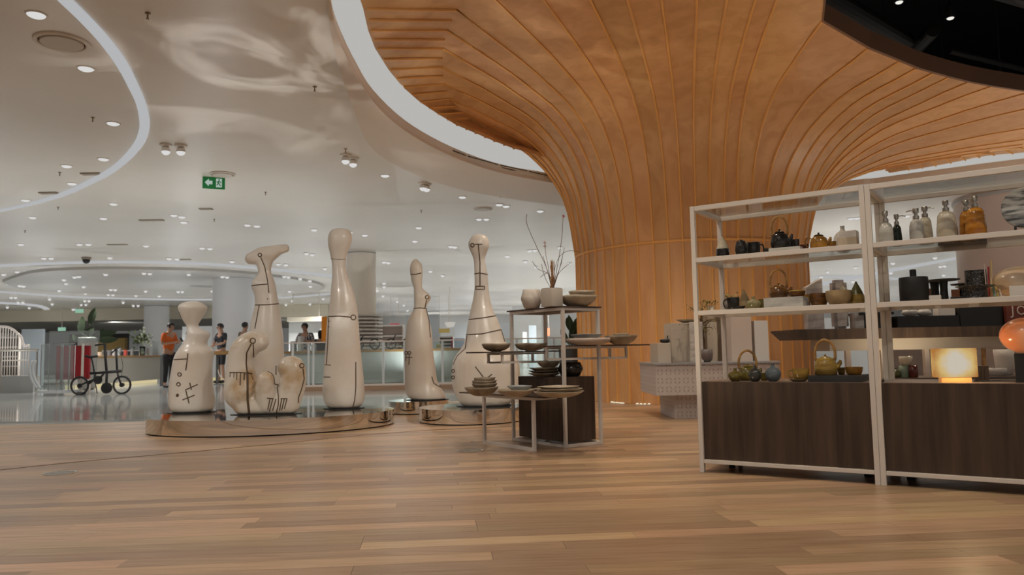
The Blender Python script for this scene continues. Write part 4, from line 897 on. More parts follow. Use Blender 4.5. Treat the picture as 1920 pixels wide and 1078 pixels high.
for k in range(9):
    a = R_.uniform(-.012, .02); pts = [(a, R_.uniform(-.01, .01), hh), (a + R_.uniform(-.005, .02), 0, hh + .09), (a + R_.uniform(.0, .03), 0, hh + R_.uniform(.17, .26))]
    obj('grass_spike', T(sm(pts, 5), [.0055] * 6 + [.004] * 4 + [.001], seg=6), M_gold, pl)
for u, v, n_ in ((1057, 405, 6), (1022, 462, 4), (1022, 455, 4)):
    c0 = inv @ dp(u, v, 6.72); b = bmesh.new()
    for k in range(n_): a = k * 6.28 / n_; tube(b, [c0, c0 + Vector((math.cos(a) * .016, .004, math.sin(a) * .014))], [.002, .004], 5)
    obj('flower', b, mat('dry_red', (.25, .06, .06), .6), pl)
# left tier
ware(930, 54, 644, ZL, 6.88, 'grey brown shallow bowl at the left end of the middle tier', M_sw, 'bowl', 'bowl', .04, group=gb)
ware(996, 62, 643.5, ZL, 6.98, 'grey brown wide bowl behind the left front leg of table', M_sw, 'bowl', 'bowl', .05, group=gb)
# right tier
q, b1, h = ware(1103, 84, 634, ZR, 6.8, 'flat pinkish plate with rounded rim under the blue plate', mat('pink_clay', (.5, .4, .33), .45), 'deepbowl', 'plate', .01, group=gp)
ware(1101, 62, 626.5, ZR + h * .9, 6.8, 'pale blue plate lying on the pinkish plate', M_blue, 'wbowl', 'plate', .03, group=gp)
q, b1, h = ware(1164, 62, 629, ZR, 6.98, 'greige wide bowl on the right tier', M_sw, 'wbowl', 'bowl', .03, group=gb)
ware(1164, 32, 625.5, ZR + h * .6, 6.98, 'small pale bowl nested in the greige bowl, right tier', M_swl, 'wbowl', 'bowl', .03, group=gb)
# on the oak box
zb = .593; Y = 6.98
for i, (vt, w_, m) in enumerate([(699, 60, M_sw), (694.5, 63, glaze('dark_rim', (.2, .15, .1))), (689, 60, M_sw)]):
    o, _, h = ware(1022, w_, vt, zb, Y, ['bottom brown plate of the stack on the oak box', 'middle dark rimmed plate of the stack on the oak box', 'upper brown plate of the stack on the oak box'][i], m, 'plate', 'plate', .03, group=gp); zb += h * .75
ware(1028, 46, 677, zb + .003, Y, 'brown bowl on top of the plate stack on the oak box', M_sw, 'wbowl', 'bowl', .05, group=gb)
ware(1070, 48, 679, .593, 6.86, 'glossy black faceted bowl on the oak box', mat('black_gloss', (.015, .012, .01), .15), 'facet', 'bowl', .04, group=gb)
_ware = ware
def ware(u, w_, vt, z, Y, *a, **k):
    q = dp(u, vt, Y); h = max((q.z - z) * .68, .008); b = Vector((q.x, q.y, z + h)); vt2 = vt + (q.z - z - h) * FPX / Y
    return _ware(u, w_, vt2, z, Y, *a, **k)
# low table
z = ZW
o, b1, h = ware(902, 64, 718, z, 6.62, 'brown wide bowl at the left end of the low table', M_sw, 'wbowl', 'bowl', .03, group=gb)
for i, (vt, w_) in enumerate([(712, 48), (706, 46), (700, 42)]): ware(908, w_, vt, z + h * .6 + i * .016, 6.62, ['lowest small bowl nested in the brown bowl, low table', 'middle small bowl nested in the brown bowl, low table', 'topmost small bowl of the nest on the low table'][i], M_sw, 'wbowl', 'bowl', .05, group=gb)
o, b1, h = ware(968, 72, 724, z, 6.42, 'greige plate in the middle of the low table', M_swl, 'wbowl', 'plate', .03, group=gp)
ware(974, 48, 718, z + h * .7, 6.42, 'pale blue bowl lying on the middle plate of low table', M_blue, 'plate', 'plate', .03, group=gp)
zb = z
for i, (vt, w_) in enumerate([(728, 95), (724, 88), (720.5, 80)]):
    o, b1, h = ware(1047, w_, vt, zb, 6.2, ['large lowest cream plate at the right of the low table', 'middle cream plate of the right stack on low table', 'top cream plate of the right stack on low table'][i], M_swl, 'wbowl' if i == 0 else 'plate', 'plate', .035, group=gp, seed=50 + i); zb += h * (.72 if i == 0 else .6)
# ================================================================ MIRROR PLINTHS AND SCULPTURES
M_mir = mat('mirror_steel', (.80, .76, .70), .035, 1)
def plinth(label, c, rx, ry, rot, h, name='mirror_plinth'):
    t = thing(name, label, 'plinth', (c[0], c[1], 0), rot, 'low mirror plinths')
    obj('foot', L([(.985, 0), (.985, .014)], seg=72, sx=rx, sy=ry), M_black, t)
    obj('body', L([(1, .014), (1, h)], seg=128, sx=rx, sy=ry), M_mir, t, True, 20); return t
PH = .172
P1 = plinth('large oval mirror plinth under the three tall white sculptures', (-2.78, 9.02), 1.37, 1.02, .24, PH)
c2 = zp(775, 778, 0); plinth('small round mirror plinth under the boot shaped sculpture', (zp(778, 778, 0).x - .0, c2.y + .42), .42, .42, 0, PH)
c3 = zp(880, 798, 0); plinth('round mirror plinth under the round headed sculpture', (c3.x + .0, c3.y + .64), .64, .64, 0, PH)
def clay_mat(name='sculpture_clay', stain=True):
    m = mat(name, (.66, .61, .55), .3, col2=(.61, .53, .44), scale=2.2, contrast=(.32, .55), bump=.12, bscale=18, coat=.3)
    return m
M_clay = clay_mat(); M_clay2 = mat('sculpture_clay_stained', (.62, .56, .48), .3, col2=(.42, .28, .15), scale=3.2, contrast=(.34, .52), bump=.2, bscale=20, coat=.3)
M_line = mat('inlaid_line', (.075, .045, .02), .5)
K3 = (2.45, 240, 400); K4 = (2.1552, 700, 380)
def cv(p, K): return p[0] / K[0] + K[1], p[1] / K[0] + K[2]
def sculpture(name, label, rows, K, vb, ub, dep=.8, tubes=(), lines=(), rings=(), m=None, voxel=.014, zbase=None, Y=None):
    u0, v0 = cv((ub, vb), K)
    if Y is None:
        rmax = max((b - a) for _, a, b in rows[-6:]) / 2 / K[0] if rows else 60 / K[0]
        f = zp(u0, v0, PH + .006); Y = f.y + wpx(rmax, f) * dep * .75
    org = dp(u0, v0, Y); org = Vector((org.x, org.y, PH))
    bm = bmesh.new(); prev = None; rr_ = sorted(rows)
    out = []
    for v, a, b in rr_:
        ua, va = cv((a, v), K); ub_, _ = cv((b, v), K)
        A, B = dp(ua, va, Y) - org, dp(ub_, va, Y) - org; c = (A + B) / 2; r = (B - A).length / 2
        out.append((c, r))
    # densify
    cs = sm([c for c, _ in out], 4) if out else []; rs = sm([(r, 0, 0) for _, r in out], 4) if out else []
    for c, r in zip(cs, rs):
        r = r.x; cur = ring(bm, [c + Vector((r * math.cos(2 * PI * i / 32), r * dep * math.sin(2 * PI * i / 32), 0)) for i in range(32)])
        if prev: bridge(bm, prev, cur)
        else: bm.faces.new(cur)
        prev = cur
    if prev: bm.faces.new(prev[::-1])
    for tb in tubes:
        pts, rad = [], []
        for x, y, r, *yy in tb:
            uu, vv = cv((x, y), K); pts.append(dp(uu, vv, Y + (yy[0] if yy else 0)) - org); rad.append(wpx(r / K[0], org))
        P = sm(pts, 5); Rr = [q.x for q in sm([(r, 0, 0) for r in rad], 5)]
        tube(bm, P, Rr, 24)
        ball(bm, P[0], Rr[0] * .995); ball(bm, P[-1], Rr[-1] * .995)
    # flat foot
    for v_ in bm.verts: v_.co.z = max(v_.co.z, .006)
    t = thing(name, label, 'sculpture', org, 0, 'white sculptures with inlaid lines')
    o = obj('body', bm, m or M_clay, t, True)
    md = o.modifiers.new('r', 'REMESH'); md.mode = 'VOXEL'; md.voxel_size = voxel; md.use_smooth_shade = True
    ms = o.modifiers.new('s', 'SMOOTH'); ms.factor = .6; ms.iterations = 4
    dg = bpy.context.evaluated_depsgraph_get(); me = bpy.data.meshes.new_from_object(o.evaluated_get(dg)); o.modifiers.clear(); o.data = me; me.shade_smooth()
    zmin = min(v.co.z for v in me.vertices)
    for v_ in me.vertices:
        if v_.co.z < .05: v_.co.z = .006 + (v_.co.z - zmin) * (.05 - .006) / max(.05 - zmin, .01)
    bv = BVHTree.FromPolygons([v.co.copy() for v in me.vertices], [tuple(p.vertices) for p in me.polygons])
    # black foot plate following the base outline
    bs = [v.co for v in me.vertices if v.co.z < .05]; cx_ = sum(v.x for v in bs) / len(bs); cy_ = sum(v.y for v in bs) / len(bs)
    rx_ = max(abs(v.x - cx_) for v in bs); ry_ = max(abs(v.y - cy_) for v in bs)
    obj('foot_plate', L([(1.0, .0005), (1.0, .0055)], seg=40, sx=rx_ * 1.13, sy=ry_ * 1.1, c=(cx_, cy_, 0)), M_black, t)
    def hit(x, y):
        uu, vv = cv((x, y), K); d = ray(uu, vv).normalized(); h, n, *_ = bv.ray_cast(O3 - org, d)
        if h is None:
            for dx in range(1, 14):
                for sg in (-1, 1):
                    uu, vv = cv((x + sg * dx * 1.5, y), K); d = ray(uu, vv).normalized(); h, n, *_ = bv.ray_cast(O3 - org, d)
                    if h: return h + n * .001
        return (h + n * .001) if h else None
    for ln_ in lines:
        r = .0065; pp = ln_
        if isinstance(ln_[0], (int, float)): r = ln_[0]; pp = ln_[1:]
        dense = []
        for a, b in zip(pp, pp[1:]):
            n_ = max(2, int(math.hypot(a[0] - b[0], a[1] - b[1]) / 6))
            dense += [(a[0] + (b[0] - a[0]) * k / n_, a[1] + (b[1] - a[1]) * k / n_) for k in range(n_)]
        dense.append(pp[-1]); H_ = [h for h in (hit(*q) for q in dense) if h]
        if len(H_) > 1: obj('inlaid_line', T(H_, r, seg=6), M_line, t)
    for x, y, r, *fill in rings:
        H_ = [h for h in (hit(x + r * math.cos(k * PI / 8), y + r * math.sin(k * PI / 8)) for k in range(16)) if h]
        if fill:
            c = hit(x, y)
            if c: b = bmesh.new(); ball(b, c, wpx(r / K[0], org), (1, .3, 1), 12, 8); obj('inlaid_dot', b, M_line, t, True)
        elif len(H_) > 4: obj('inlaid_ring', T(H_, .0065, seg=6, close=True), M_line, t)
    return t
R1r = [(403, 285, 315), (408, 262, 332), (418, 240, 348), (432, 232, 362), (450, 236, 358), (465, 241, 349), (485, 250, 337), (505, 262, 325), (520, 270, 323), (535, 271, 345), (548, 270, 372), (565, 268, 374), (582, 262, 366), (600, 250, 362), (615, 240, 372), (630, 231, 390), (648, 220, 392), (680, 210, 386), (720, 203, 384), (760, 196, 385), (800, 192, 390), (850, 190, 396), (885, 194, 396), (905, 205, 385), (916, 225, 365)]
sculpture('clay_sculpture', 'short white sculpture with cap shaped head and painted cross marks, leftmost', R1r, K3, 916, 295, .85,
  lines=[[(212, 672), (272, 668)], [(275, 643), (271, 680), (265, 722)], [(283, 778), (292, 810)], [(320, 786), (265, 810), (281, 873)], [(250, 857), (306, 835)], [.004, (234, 452), (240, 486)], [.004, (262, 556), (270, 546)]], rings=[(237, 740, 8), (232, 785, 8), (228, 836, 8, 1)])
R4r = [(70, 962, 990), (74, 942, 1010), (82, 930, 1020), (97, 922, 1028), (120, 918, 1030), (150, 920, 1022), (175, 926, 1010), (200, 931, 1003), (225, 936, 1001), (260, 938, 1003), (300, 937, 1016), (340, 933, 1030), (380, 930, 1042), (420, 926, 1050), (470, 920, 1056), (520, 913, 1060), (600, 908, 1066), (680, 902, 1074), (760, 897, 1082), (820, 895, 1087), (860, 900, 1085), (885, 915, 1070), (895, 935, 1050)]
sculpture('clay_sculpture', 'tallest white sculpture with rounded knob head and horizontal ring line', R4r, K3, 897, 990, .8,
  lines=[[(921, 474), (970, 472), (1024, 477)], [(922, 480), (918, 600), (912, 693)], [.005, (904, 695), (931, 697)], [.005, (900, 752), (930, 752)], [(1046, 683), (1046, 800), (1041, 860), (1033, 888)], [.003, (930, 208), (970, 212), (1000, 210)], [.004, (918, 496), (928, 496)], [.004, (917, 520), (926, 521)]], rings=[(1035, 478, 11)])
R2r = [(215, 590, 668), (240, 592, 660), (270, 598, 657), (290, 589, 664), (318, 569, 674), (345, 570, 680), (370, 581, 684), (400, 584, 690), (420, 583, 693), (470, 572, 700), (520, 562, 706), (570, 558, 712), (650, 558, 716), (720, 556, 718), (800, 560, 716), (860, 572, 706), (895, 590, 690)]
sculpture('clay_sculpture', 'white sculpture topped by a sideways foot, behind the looped one', R2r, K3, 897, 640, .8,
  tubes=[[(566, 208, 29), (610, 196, 40), (650, 186, 38), (690, 168, 25), (722, 161, 20)]],
  lines=[[(610, 202), (628, 245), (641, 310), (647, 365)], [(568, 332), (600, 328), (640, 325)], [(584, 421), (640, 420), (692, 415)], [(603, 422), (594, 470), (583, 530)], [(680, 700), (680, 742)]], rings=[(606, 191, 8), (641, 393, 3, 1)])
sculpture('clay_sculpture', 'low looped white sculpture with dripping brown lines, in front', [], K3, 932, 590, .8, Y=zp(498, 781, PH).y + .34,
  tubes=[[(602, 590, 46), (570, 596, 58), (530, 630, 60), (516, 690, 61), (520, 770, 74), (530, 830, 84), (548, 872, 60)], [(540, 868, 62), (640, 872, 60), (735, 868, 58)],
         [(632, 764, 38, -.17), (630, 810, 44, -.13), (645, 870, 50, -.05)], [(742, 708, 54), (762, 712, 52), (757, 780, 60), (735, 850, 62)]],
  lines=[[.008, (566, 599), (545, 640), (543, 690), (547, 728)], [.013, (548, 728), (549, 850), (557, 924)], [.006, (467, 731), (520, 731), (570, 736)], [.004, (470, 733), (468, 752)], [.004, (486, 733), (486, 755)], [.005, (500, 733), (499, 765)], [.006, (517, 733), (515, 790)], [.009, (535, 733), (533, 765)], [.004, (563, 737), (575, 765)], [.006, (575, 600), (577, 660)],
         [.006, (655, 727), (680, 770), (692, 840), (690, 880), (680, 922)], [.007, (803, 714), (809, 760), (796, 810), (783, 845), (782, 870)], [.006, (638, 848), (668, 852)], [.006, (652, 852), (642, 900)], [.006, (664, 855), (650, 908)], [.006, (680, 852), (664, 905)], [.006, (702, 851), (732, 851)], [.006, (706, 853), (696, 905)], [.006, (718, 853), (706, 903)], [.006, (730, 853), (718, 898)]],
  rings=[(573, 585, 12), (798, 700, 10)], m=M_clay2)
R5r = [(226, 165, 174), (234, 158, 182), (246, 151, 193), (258, 148, 198), (272, 147, 199), (290, 150, 200), (310, 152, 198), (330, 158, 197), (345, 163, 199), (358, 163, 212), (372, 164, 228), (388, 164, 233), (403, 164, 224), (420, 164, 215), (435, 160, 216), (460, 145, 222), (490, 135, 230), (530, 130, 237), (600, 127, 242), (680, 127, 252), (730, 127, 262), (760, 130, 280), (780, 138, 292), (795, 155, 294)]
sculpture('clay_sculpture', 'white boot shaped sculpture with pointed tip on the small plinth', R5r, K4, 797, 215, .7,
  lines=[[(148, 289), (170, 290), (193, 284)], [(215, 392), (208, 425)], [(164, 427), (190, 425), (215, 428)], [(213, 428), (225, 480), (230, 545)], [(132, 616), (132, 640)], [(146, 616), (144, 655)], [(130, 625), (158, 625)], [(236, 703), (243, 728), (262, 742), (277, 747), (282, 742)]], rings=[(217, 382, 7), (133, 607, 6), (146, 607, 6)])
R6r = [(127, 418, 436), (132, 404, 452), (142, 393, 462), (160, 384, 468), (180, 385, 468), (200, 393, 460), (220, 402, 453), (240, 406, 452), (290, 408, 462), (330, 409, 465), (380, 404, 470), (430, 393, 483), (480, 383, 505), (520, 376, 520), (560, 368, 535), (590, 352, 553), (620, 330, 575), (655, 318, 590), (700, 316, 592), (740, 320, 590), (770, 330, 583), (800, 345, 565), (820, 365, 545)]
sculpture('clay_sculpture', 'white bowling pin shaped sculpture with round head, beside the tiered table', R6r, K4, 824, 455, .85,
  lines=[[(411, 168), (440, 168)], [(424, 170), (431, 240), (431, 338)], [(408, 288), (430, 284), (461, 290)], [(415, 338), (449, 338), (449, 350), (415, 350), (415, 338)], [(386, 472), (440, 466), (495, 457)], [(376, 533), (440, 530), (514, 513)], [(379, 537), (372, 590)], [.005, (372, 590), (340, 618), (322, 655)], [(516, 513), (531, 562)], [(412, 662), (445, 705)], [(480, 693), (455, 712)]], rings=[(401, 172, 7), (323, 680, 6), (323, 706, 6)])
# ================================================================ PATTERNED TABLE WITH STEPPED PLINTHS (behind shelf unit A)
tb = zp(1270, 787, 0); YT = tb.y
M_tile = mat('tile_pattern', (.52, .46, .44), .5)
def tile_mat():
    m = bpy.data.materials.new('patterned_tile'); m.use_nodes = True; N = m.node_tree.nodes; K = m.node_tree.links; b = N['Principled BSDF']; b.inputs['Roughness'].default_value = .5
    tc = N.new('ShaderNodeTexCoord'); sp_ = N.new('ShaderNodeSeparateXYZ'); K.new(tc.outputs['Object'], sp_.inputs[0])
    def mth(op, a, bb=None):
        n = N.new('ShaderNodeMath'); n.operation = op
        for i, x in enumerate((a, bb)):
            if x is None: continue
            if isinstance(x, (int, float)): n.inputs[i].default_value = x
            else: K.new(x, n.inputs[i])
        return n.outputs[0]
    s = .1; hx = mth('ADD', sp_.outputs['X'], sp_.outputs['Y'])
    fx = mth('SUBTRACT', mth('FRACT', mth('DIVIDE', mth('ADD', hx, 10), s)), .5); fz = mth('SUBTRACT', mth('FRACT', mth('DIVIDE', mth('ADD', sp_.outputs['Z'], 10), s)), .5)
    ra = mth('SQRT', mth('ADD', mth('MULTIPLY', fx, fx), mth('MULTIPLY', fz, fz)))
    a1 = mth('LESS_THAN', mth('ABSOLUTE', mth('SUBTRACT', ra, .36)), .035)
    ax_, az_ = mth('SUBTRACT', mth('ABSOLUTE', fx), .22), mth('SUBTRACT', mth('ABSOLUTE', fz), .2)
    r2 = mth('SQRT', mth('ADD', mth('MULTIPLY', mth('MULTIPLY', ax_, 1.8), mth('MULTIPLY', ax_, 1.8)), mth('MULTIPLY', az_, az_))); a2 = mth('LESS_THAN', r2, .12)
    mk_ = mth('MAXIMUM', mth('MULTIPLY', a1, .35), mth('MULTIPLY', a2, .8))
    mx = N.new('ShaderNodeMix'); mx.data_type = 'RGBA'; K.new(mk_, mx.inputs[0]); mx.inputs[6].default_value = (.52, .46, .43, 1); mx.inputs[7].default_value = (.3, .22, .19, 1)
    K.new(mx.outputs[2], b.inputs['Base Color']); return m
M_tile = tile_mat()
def wx(u, v, Y): return dp(u, v, Y).x
zt = dp(1229, 681, YT).z
x0, x1 = wx(1229, 690, YT), wx(1461, 682, YT); zb_ = dp(1232, 742, YT).z
t = thing('patterned_table', 'pale patterned tile display table with blue grey top', 'table', (x0, YT, 0))
obj('top', box(((x1 - x0) / 2, .55, zt - .012), (x1 - x0 + .02, 1.14, .024), 0, .003), mat('slate_top', (.3, .3, .31), .3), t)
obj('body', box(((x1 - x0) / 2, .55, (zt - .024 + zb_) / 2), (x1 - x0, 1.1, zt - .024 - zb_)), M_tile, t)
lx0 = wx(1270, 760, YT) - x0
obj('base', box((lx0 + .75, .6, zb_ / 2), (1.5, .9, zb_)), M_tile, t)
# stepped plinths
def blk(name, label, u0, u1, v0, v1, Y, dep, m, cat='plinth', group=None):
    a, b = dp(u0, v1, Y), dp(u1, v1, Y); z1 = dp((u0 + u1) / 2, v0, Y).z; z0 = zt if abs(v1 - 681) < 6 else b.z
    o = tag(obj(name, box(((b.x - a.x) / 2, dep / 2, (z1 - z0) / 2), (b.x - a.x, dep, z1 - z0), 0, .003), m), label, cat, group); o.location = (a.x, Y, z0); return o, z1
M_step = mat('step_cream', (.5, .43, .35), .7)
_, zs1 = blk('display_plinth', 'low cream plinth with a small black dish on it', 1234, 1259, 643, 680, YT + .15, .5, M_step, group='stepped display plinths')
_, zs2 = blk('display_plinth', 'taller cream plinth behind the shelf post, stepped', 1259.5, 1318, 605, 680, YT + .27, .4, M_step, group='stepped display plinths')
blk('display_plinth', 'wide taupe panel plinth behind the bonsai', 1322, 1374, 590, 680, YT + .8, .12, mat('taupe', (.36, .28, .21), .7), group='stepped display plinths')
blk('display_plinth', 'tall pinkish white plinth right of the bonsai', 1373, 1412, 588, 680, YT + .3, .3, mat('pink_white', (.6, .5, .44), .7), group='stepped display plinths')
blk('display_plinth', 'bright white plinth at the right end of the patterned table', 1417, 1443, 601, 680, YT + .35, .3, mat('bright_white', (.66, .63, .6), .6), group='stepped display plinths')
p = dp(1246.5, 640, YT + .3); p.z = zs1; t = thing('dish', 'small black dish with upright knob on the low cream plinth', 'dish', p)
obj('body', L([(.03, 0), (.055, .012), (.062, .03), (.055, .045), (.02, .05)]), M_black, t, True); obj('knob', T([(.035, 0, .04), (.035, 0, .09)], .007), M_black, t)
q = dp(1290, 600, YT + .47); q.z = zs2
tag(obj('dish', vessel(bmesh.new(), [(.05, 0), (.1, .02), (.15, .045)], .006), M_swl, None, True), 'wide cream dish on the taller cream plinth', 'dish').location = q
# bonsai
p = dp(1318, 678, YT + .12); p.z = zt; t = thing('bonsai', 'bonsai tree in round grey bowl on the patterned table', 'bonsai', p)
rb = wpx(38, p) / 2; hb = dp(1318, 655, YT + .12).z - zt
obj('pot', vessel(bmesh.new(), [(rb * .7, 0), (rb * .92, hb * .2), (rb, hb * .6), (rb * .97, hb)], .012), mat('grey_pot', (.16, .13, .12), .5), t, True)
obj('soil', L([(rb * .88, hb * .85), (rb * .4, hb * .95), (.01, hb)]), mat('soil', (.05, .03, .02), .9), t)
b = T(sm([(0, 0, hb * .9), (.01, 0, hb + .1), (-.005, 0, hb + .25), (.01, 0, hb + .4)], 4), [.028 - .0012 * k for k in range(13)]); M_bark = mat('bark', (.16, .1, .05), .8, var=.5, scale=40)
for k in range(5): a = k * 1.3; tube(b, [(0, 0, hb + .02), (math.cos(a) * .05, math.sin(a) * .05, hb * .95)], [.02, .006], 6)
obj('trunk', b, M_bark, t, True)
rq = random.Random(5); lf = bmesh.new(); br = bmesh.new(); tips = []
for k in range(12):
    a = rq.uniform(0, 6.28); h0_ = rq.uniform(.12, .4); e = Vector((math.cos(a) * rq.uniform(.08, .24), math.sin(a) * .12, hb + h0_ + rq.uniform(.02, .18))); s0_ = Vector((0, 0, hb + h0_))
    mpt = (s0_ + e) / 2 + Vector((0, 0, .03)); tube(br, sm([s0_, mpt, e], 3), [.009] * 3 + [.006] * 3 + [.003], 5); tips += [e, mpt]
def leaf_cloud(bm, tips, n, sp, sz, rq):
    for _ in range(n):
        c = rq.choice(tips) + Vector((rq.gauss(0, sp), rq.gauss(0, sp), rq.gauss(0, sp * .6))); d = Vector((rq.gauss(0, 1), rq.gauss(0, 1), rq.gauss(0, .6))).normalized(); s = d.cross(Vector((0, 0, 1))).normalized()
        L_ = sz * rq.uniform(.6, 1.2); v = [bm.verts.new(q) for q in (c, c + d * L_ * .5 + s * L_ * .22, c + d * L_, c + d * L_ * .5 - s * L_ * .22)]; bm.faces.new(v)
leaf_cloud(lf, tips, 520, .035, .026, rq)
obj('branches', br, M_bark, t, True); tag(obj('foliage', lf, mat('leaf_yellow_green', (.24, .2, .04), .6, col2=(.12, .11, .03), scale=30), t), kind='stuff')
p = dp(1303, 640, YT + .1)
tag(obj('marble_slab', box((0, 0, (dp(1303, 604, YT + .1).z - zt) / 2), (wpx(24, p), .03, dp(1303, 604, YT + .1).z - zt), 0, .004), M_mw), 'upright rough white marble slab behind the shelf post', 'slab').location = (p.x - .0, YT + .03, zt)
# small flowering pot seen through the middle shelf (stands on the pink plinth)
for u, v, lb in ((1366, 586, 'small dark pot with leafy plant seen behind the dark mug'), (1334, 602, 'pale flower pot with small succulents left of the shelf post')):
    p = dp(u, v, YT + .66); top = dp(u, 588 if u == 1366 else 604, YT + .66).z
    # stands on its own slim stone column
    t = thing('potted_plant', lb, 'plant', (p.x, p.y, zt))
    hcol = top - zt; r = .045
    obj('stand', box((0, 0, hcol / 2), (.1, .1, hcol)), M_step, t)
    hp_ = dp(u, 562 if u == 1366 else 574, YT + .66).z - zt
    obj('pot', vessel(bmesh.new(), [(r * .8, hcol), (r, hcol + .02), (r * 1.05, hp_)], .006), mat('pot_dark', (.1, .08, .06), .5) if u == 1366 else M_swl, t, True)
    b = bmesh.new(); leaf_cloud(b, [Vector((x_, 0, hp_ + .04)) for x_ in (-.07, -.03, 0, .04, .1)], 90, .03, .05, rq)
    tag(obj('foliage', b, mat('leaf_green', (.12, .15, .04), .5, col2=(.3, .28, .1), scale=12), t), kind='stuff')
# ================================================================ HALL BEHIND
M_pl = mat('plaster_grey', (.78, .77, .76), .7, var=.08, scale=.4); M_col = mat('column_paint', (.78, .78, .8), .35); M_cream = mat('cream_board', (.72, .66, .54), .5)
tag(obj('wall_back', box((0, 62.1, 1.85), (92, .2, 3.8)), M_pl), kind='structure')
tag(obj('wall_left', box((-45.1, 22, 1.85), (.2, 80, 3.8)), M_pl), kind='structure')
tag(obj('wall_right', box((38.1, 30, 1.85), (.2, 64, 3.8)), M_pl), kind='structure')
xr = dp(622, 600, 45).x
tag(obj('trim_fascia', bx(bx(box(((xr - 44.9) / 2, 44.2, 3.37), (xr + 44.9, .3, .62)), (-9, 44.2, 3.6), (1, .3, .2)), ((xr - 44.9) / 2, 44.2, 3.70), (xr + 44.9, .5, .08)), M_cream), kind='structure')
tag(obj('ceiling_low', box(((xr - 44.9) / 2, 53.3, 3.12), (xr + 44.9, 17.4, .1)), mat('soffit_taupe', (.5, .46, .4), .6)), kind='structure')
def gbox(name, label, cat, u0, u1, v0, v1, Y, dep, m, group=None, ground=False, bev=0, z0=None):
    a, b = dp(u0, v1, Y), dp(u1, v1, Y); zt_ = dp((u0 + u1) / 2, v0, Y).z; z_ = a.z if z0 is None else z0
    if ground: z_ = GZ(Y, (a.x + b.x) / 2)
    o = tag(obj(name, box(((b.x - a.x) / 2, dep / 2, (zt_ - z_) / 2), (b.x - a.x, dep, zt_ - z_), 0, bev), m), label, cat, group); o.location = (a.x, Y, z_)
    if name == 'canopy_board':
        bb = bmesh.new()
        for x in (.2, b.x - a.x - .2): bx(bb, (x, dep / 2, (zt_ - z_) + (ZC - .001 - zt_) / 2), (.03, .03, ZC - .001 - zt_))
        obj('hanging_rod', bb, M_frame, o)
    return o
def GZ(Y, x): return 0.0 if Y < EDGE_Y(x) else -.001
def column(u0, u1, Y, label, ztop=ZC, m=None):
    x0, x1 = dp(u0, 640, Y).x, dp(u1, 640, Y).x; r = (x1 - x0) / 2
    t = thing('column', label, 'column', ((x0 + x1) / 2, Y, 0))
    obj('shaft', L([(r, 0), (r, ztop - .001)], seg=48), m or M_col, t, True, 40); obj('top_ring', L([(r * 1.0, ztop - .1), (r * 1.02, ztop - .1), (r * 1.02, ztop - .06), (r, ztop - .06)], seg=48, cap0=False, cap1=False), mat('col_ring', (.4, .4, .4), .4), t)  # grey ring standing slightly proud near the column top
column(400, 475, 28, 'wide pale round column behind the man in black')
column(271, 315, 42, 'slim pale round column left of the orange shirt man')
column(650, 705, 21.6, 'cream round column behind the tallest sculpture', m=mat('column_cream', (.8, .73, .64), .5))
column(1170, 1215, 48, 'pale round column hidden mostly behind the timber trunk')
column(1822, 2060, 15.2, 'broad pinkish plaster column at the right behind the onyx egg', m=mat('column_pink', (.58, .47, .41), .6))
# white panel and side walls of far shops
def wall(n, u0, u1, v0, v1, Y, dep, m, lb): gbox('partition', lb, 'partition', u0, u1, v0, v1, Y, dep, m, ground=True)
wall(1, 340, 468, 611, 720, 30, .2, mat('bright_panel', (.75, .75, .74), .6), 'bright white partition behind the man in black')
wall(1, 541, 650, 602, 712, 36, .2, mat('grey_panel', (.42, .42, .41), .6), 'grey partition behind the man in patterned shirt')
gbox('canopy_board', 'cream angled canopy board above the grey partition', 'board', 538, 604, 594, 603, 35.4, .5, M_cream)
wall(1, 762, 826, 590, 700, 55, .2, mat('pale_panel', (.6, .62, .63), .6), 'pale shop partition left of the slatted rack, far back')
wall(1, 853, 962, 606, 700, 52, .2, mat('pale_panel', (.6, .62, .63), .6), 'pale shop partition behind the bowling pin sculpture')
wall(1, 962, 1018, 565, 690, 50, .2, mat('bright_panel', (.75, .75, .74), .6), 'bright partition seen between legs of the tiered table')
wall(1, 37, 78, 617, 720, 24, .1, mat('blue_glass_panel', (.42, .48, .53), .2), 'bluish frosted panel behind the white railing')
wall(1, 128, 236, 626, 700, 44, .3, mat('dark_shop', (.035, .03, .03), .5), 'dark shop front behind the big leaved plant')
wall(1, 180, 234, 634, 650, 43.5, .3, mat('amber_wood', (.28, .18, .05), .5), 'amber wooden counter front in the dark shop')
wall(1, 1526, 1640, 596, 760, 22, .2, mat('pale_panel', (.6, .62, .63), .6), 'pale partition behind the floating dark counter')
wall(1, 1640, 1830, 600, 760, 17, .2, mat('pink_panel', (.42, .35, .31), .6), 'pinkish partition at the right behind the pottery console')
# white ceiling lamp dish
p = dp(844, 600, 34); t = thing('pendant_lamp', 'small white dish pendant lamp left of the bowling pin sculpture', 'lamp', (p.x, p.y, 0)); zl = dp(844, 613, 34).z
obj('shade', L([(.04, zl - .02), (.14, zl), (.22, zl + .12), (.23, zl + .2), (.05, zl + .22)], seg=24), emis('lamp_dish', (1, .95, .85), .5), t); obj('cord', T([(0, 0, zl + .2), (0, 0, ZC - .002)], .01, seg=6), M_frame, t)
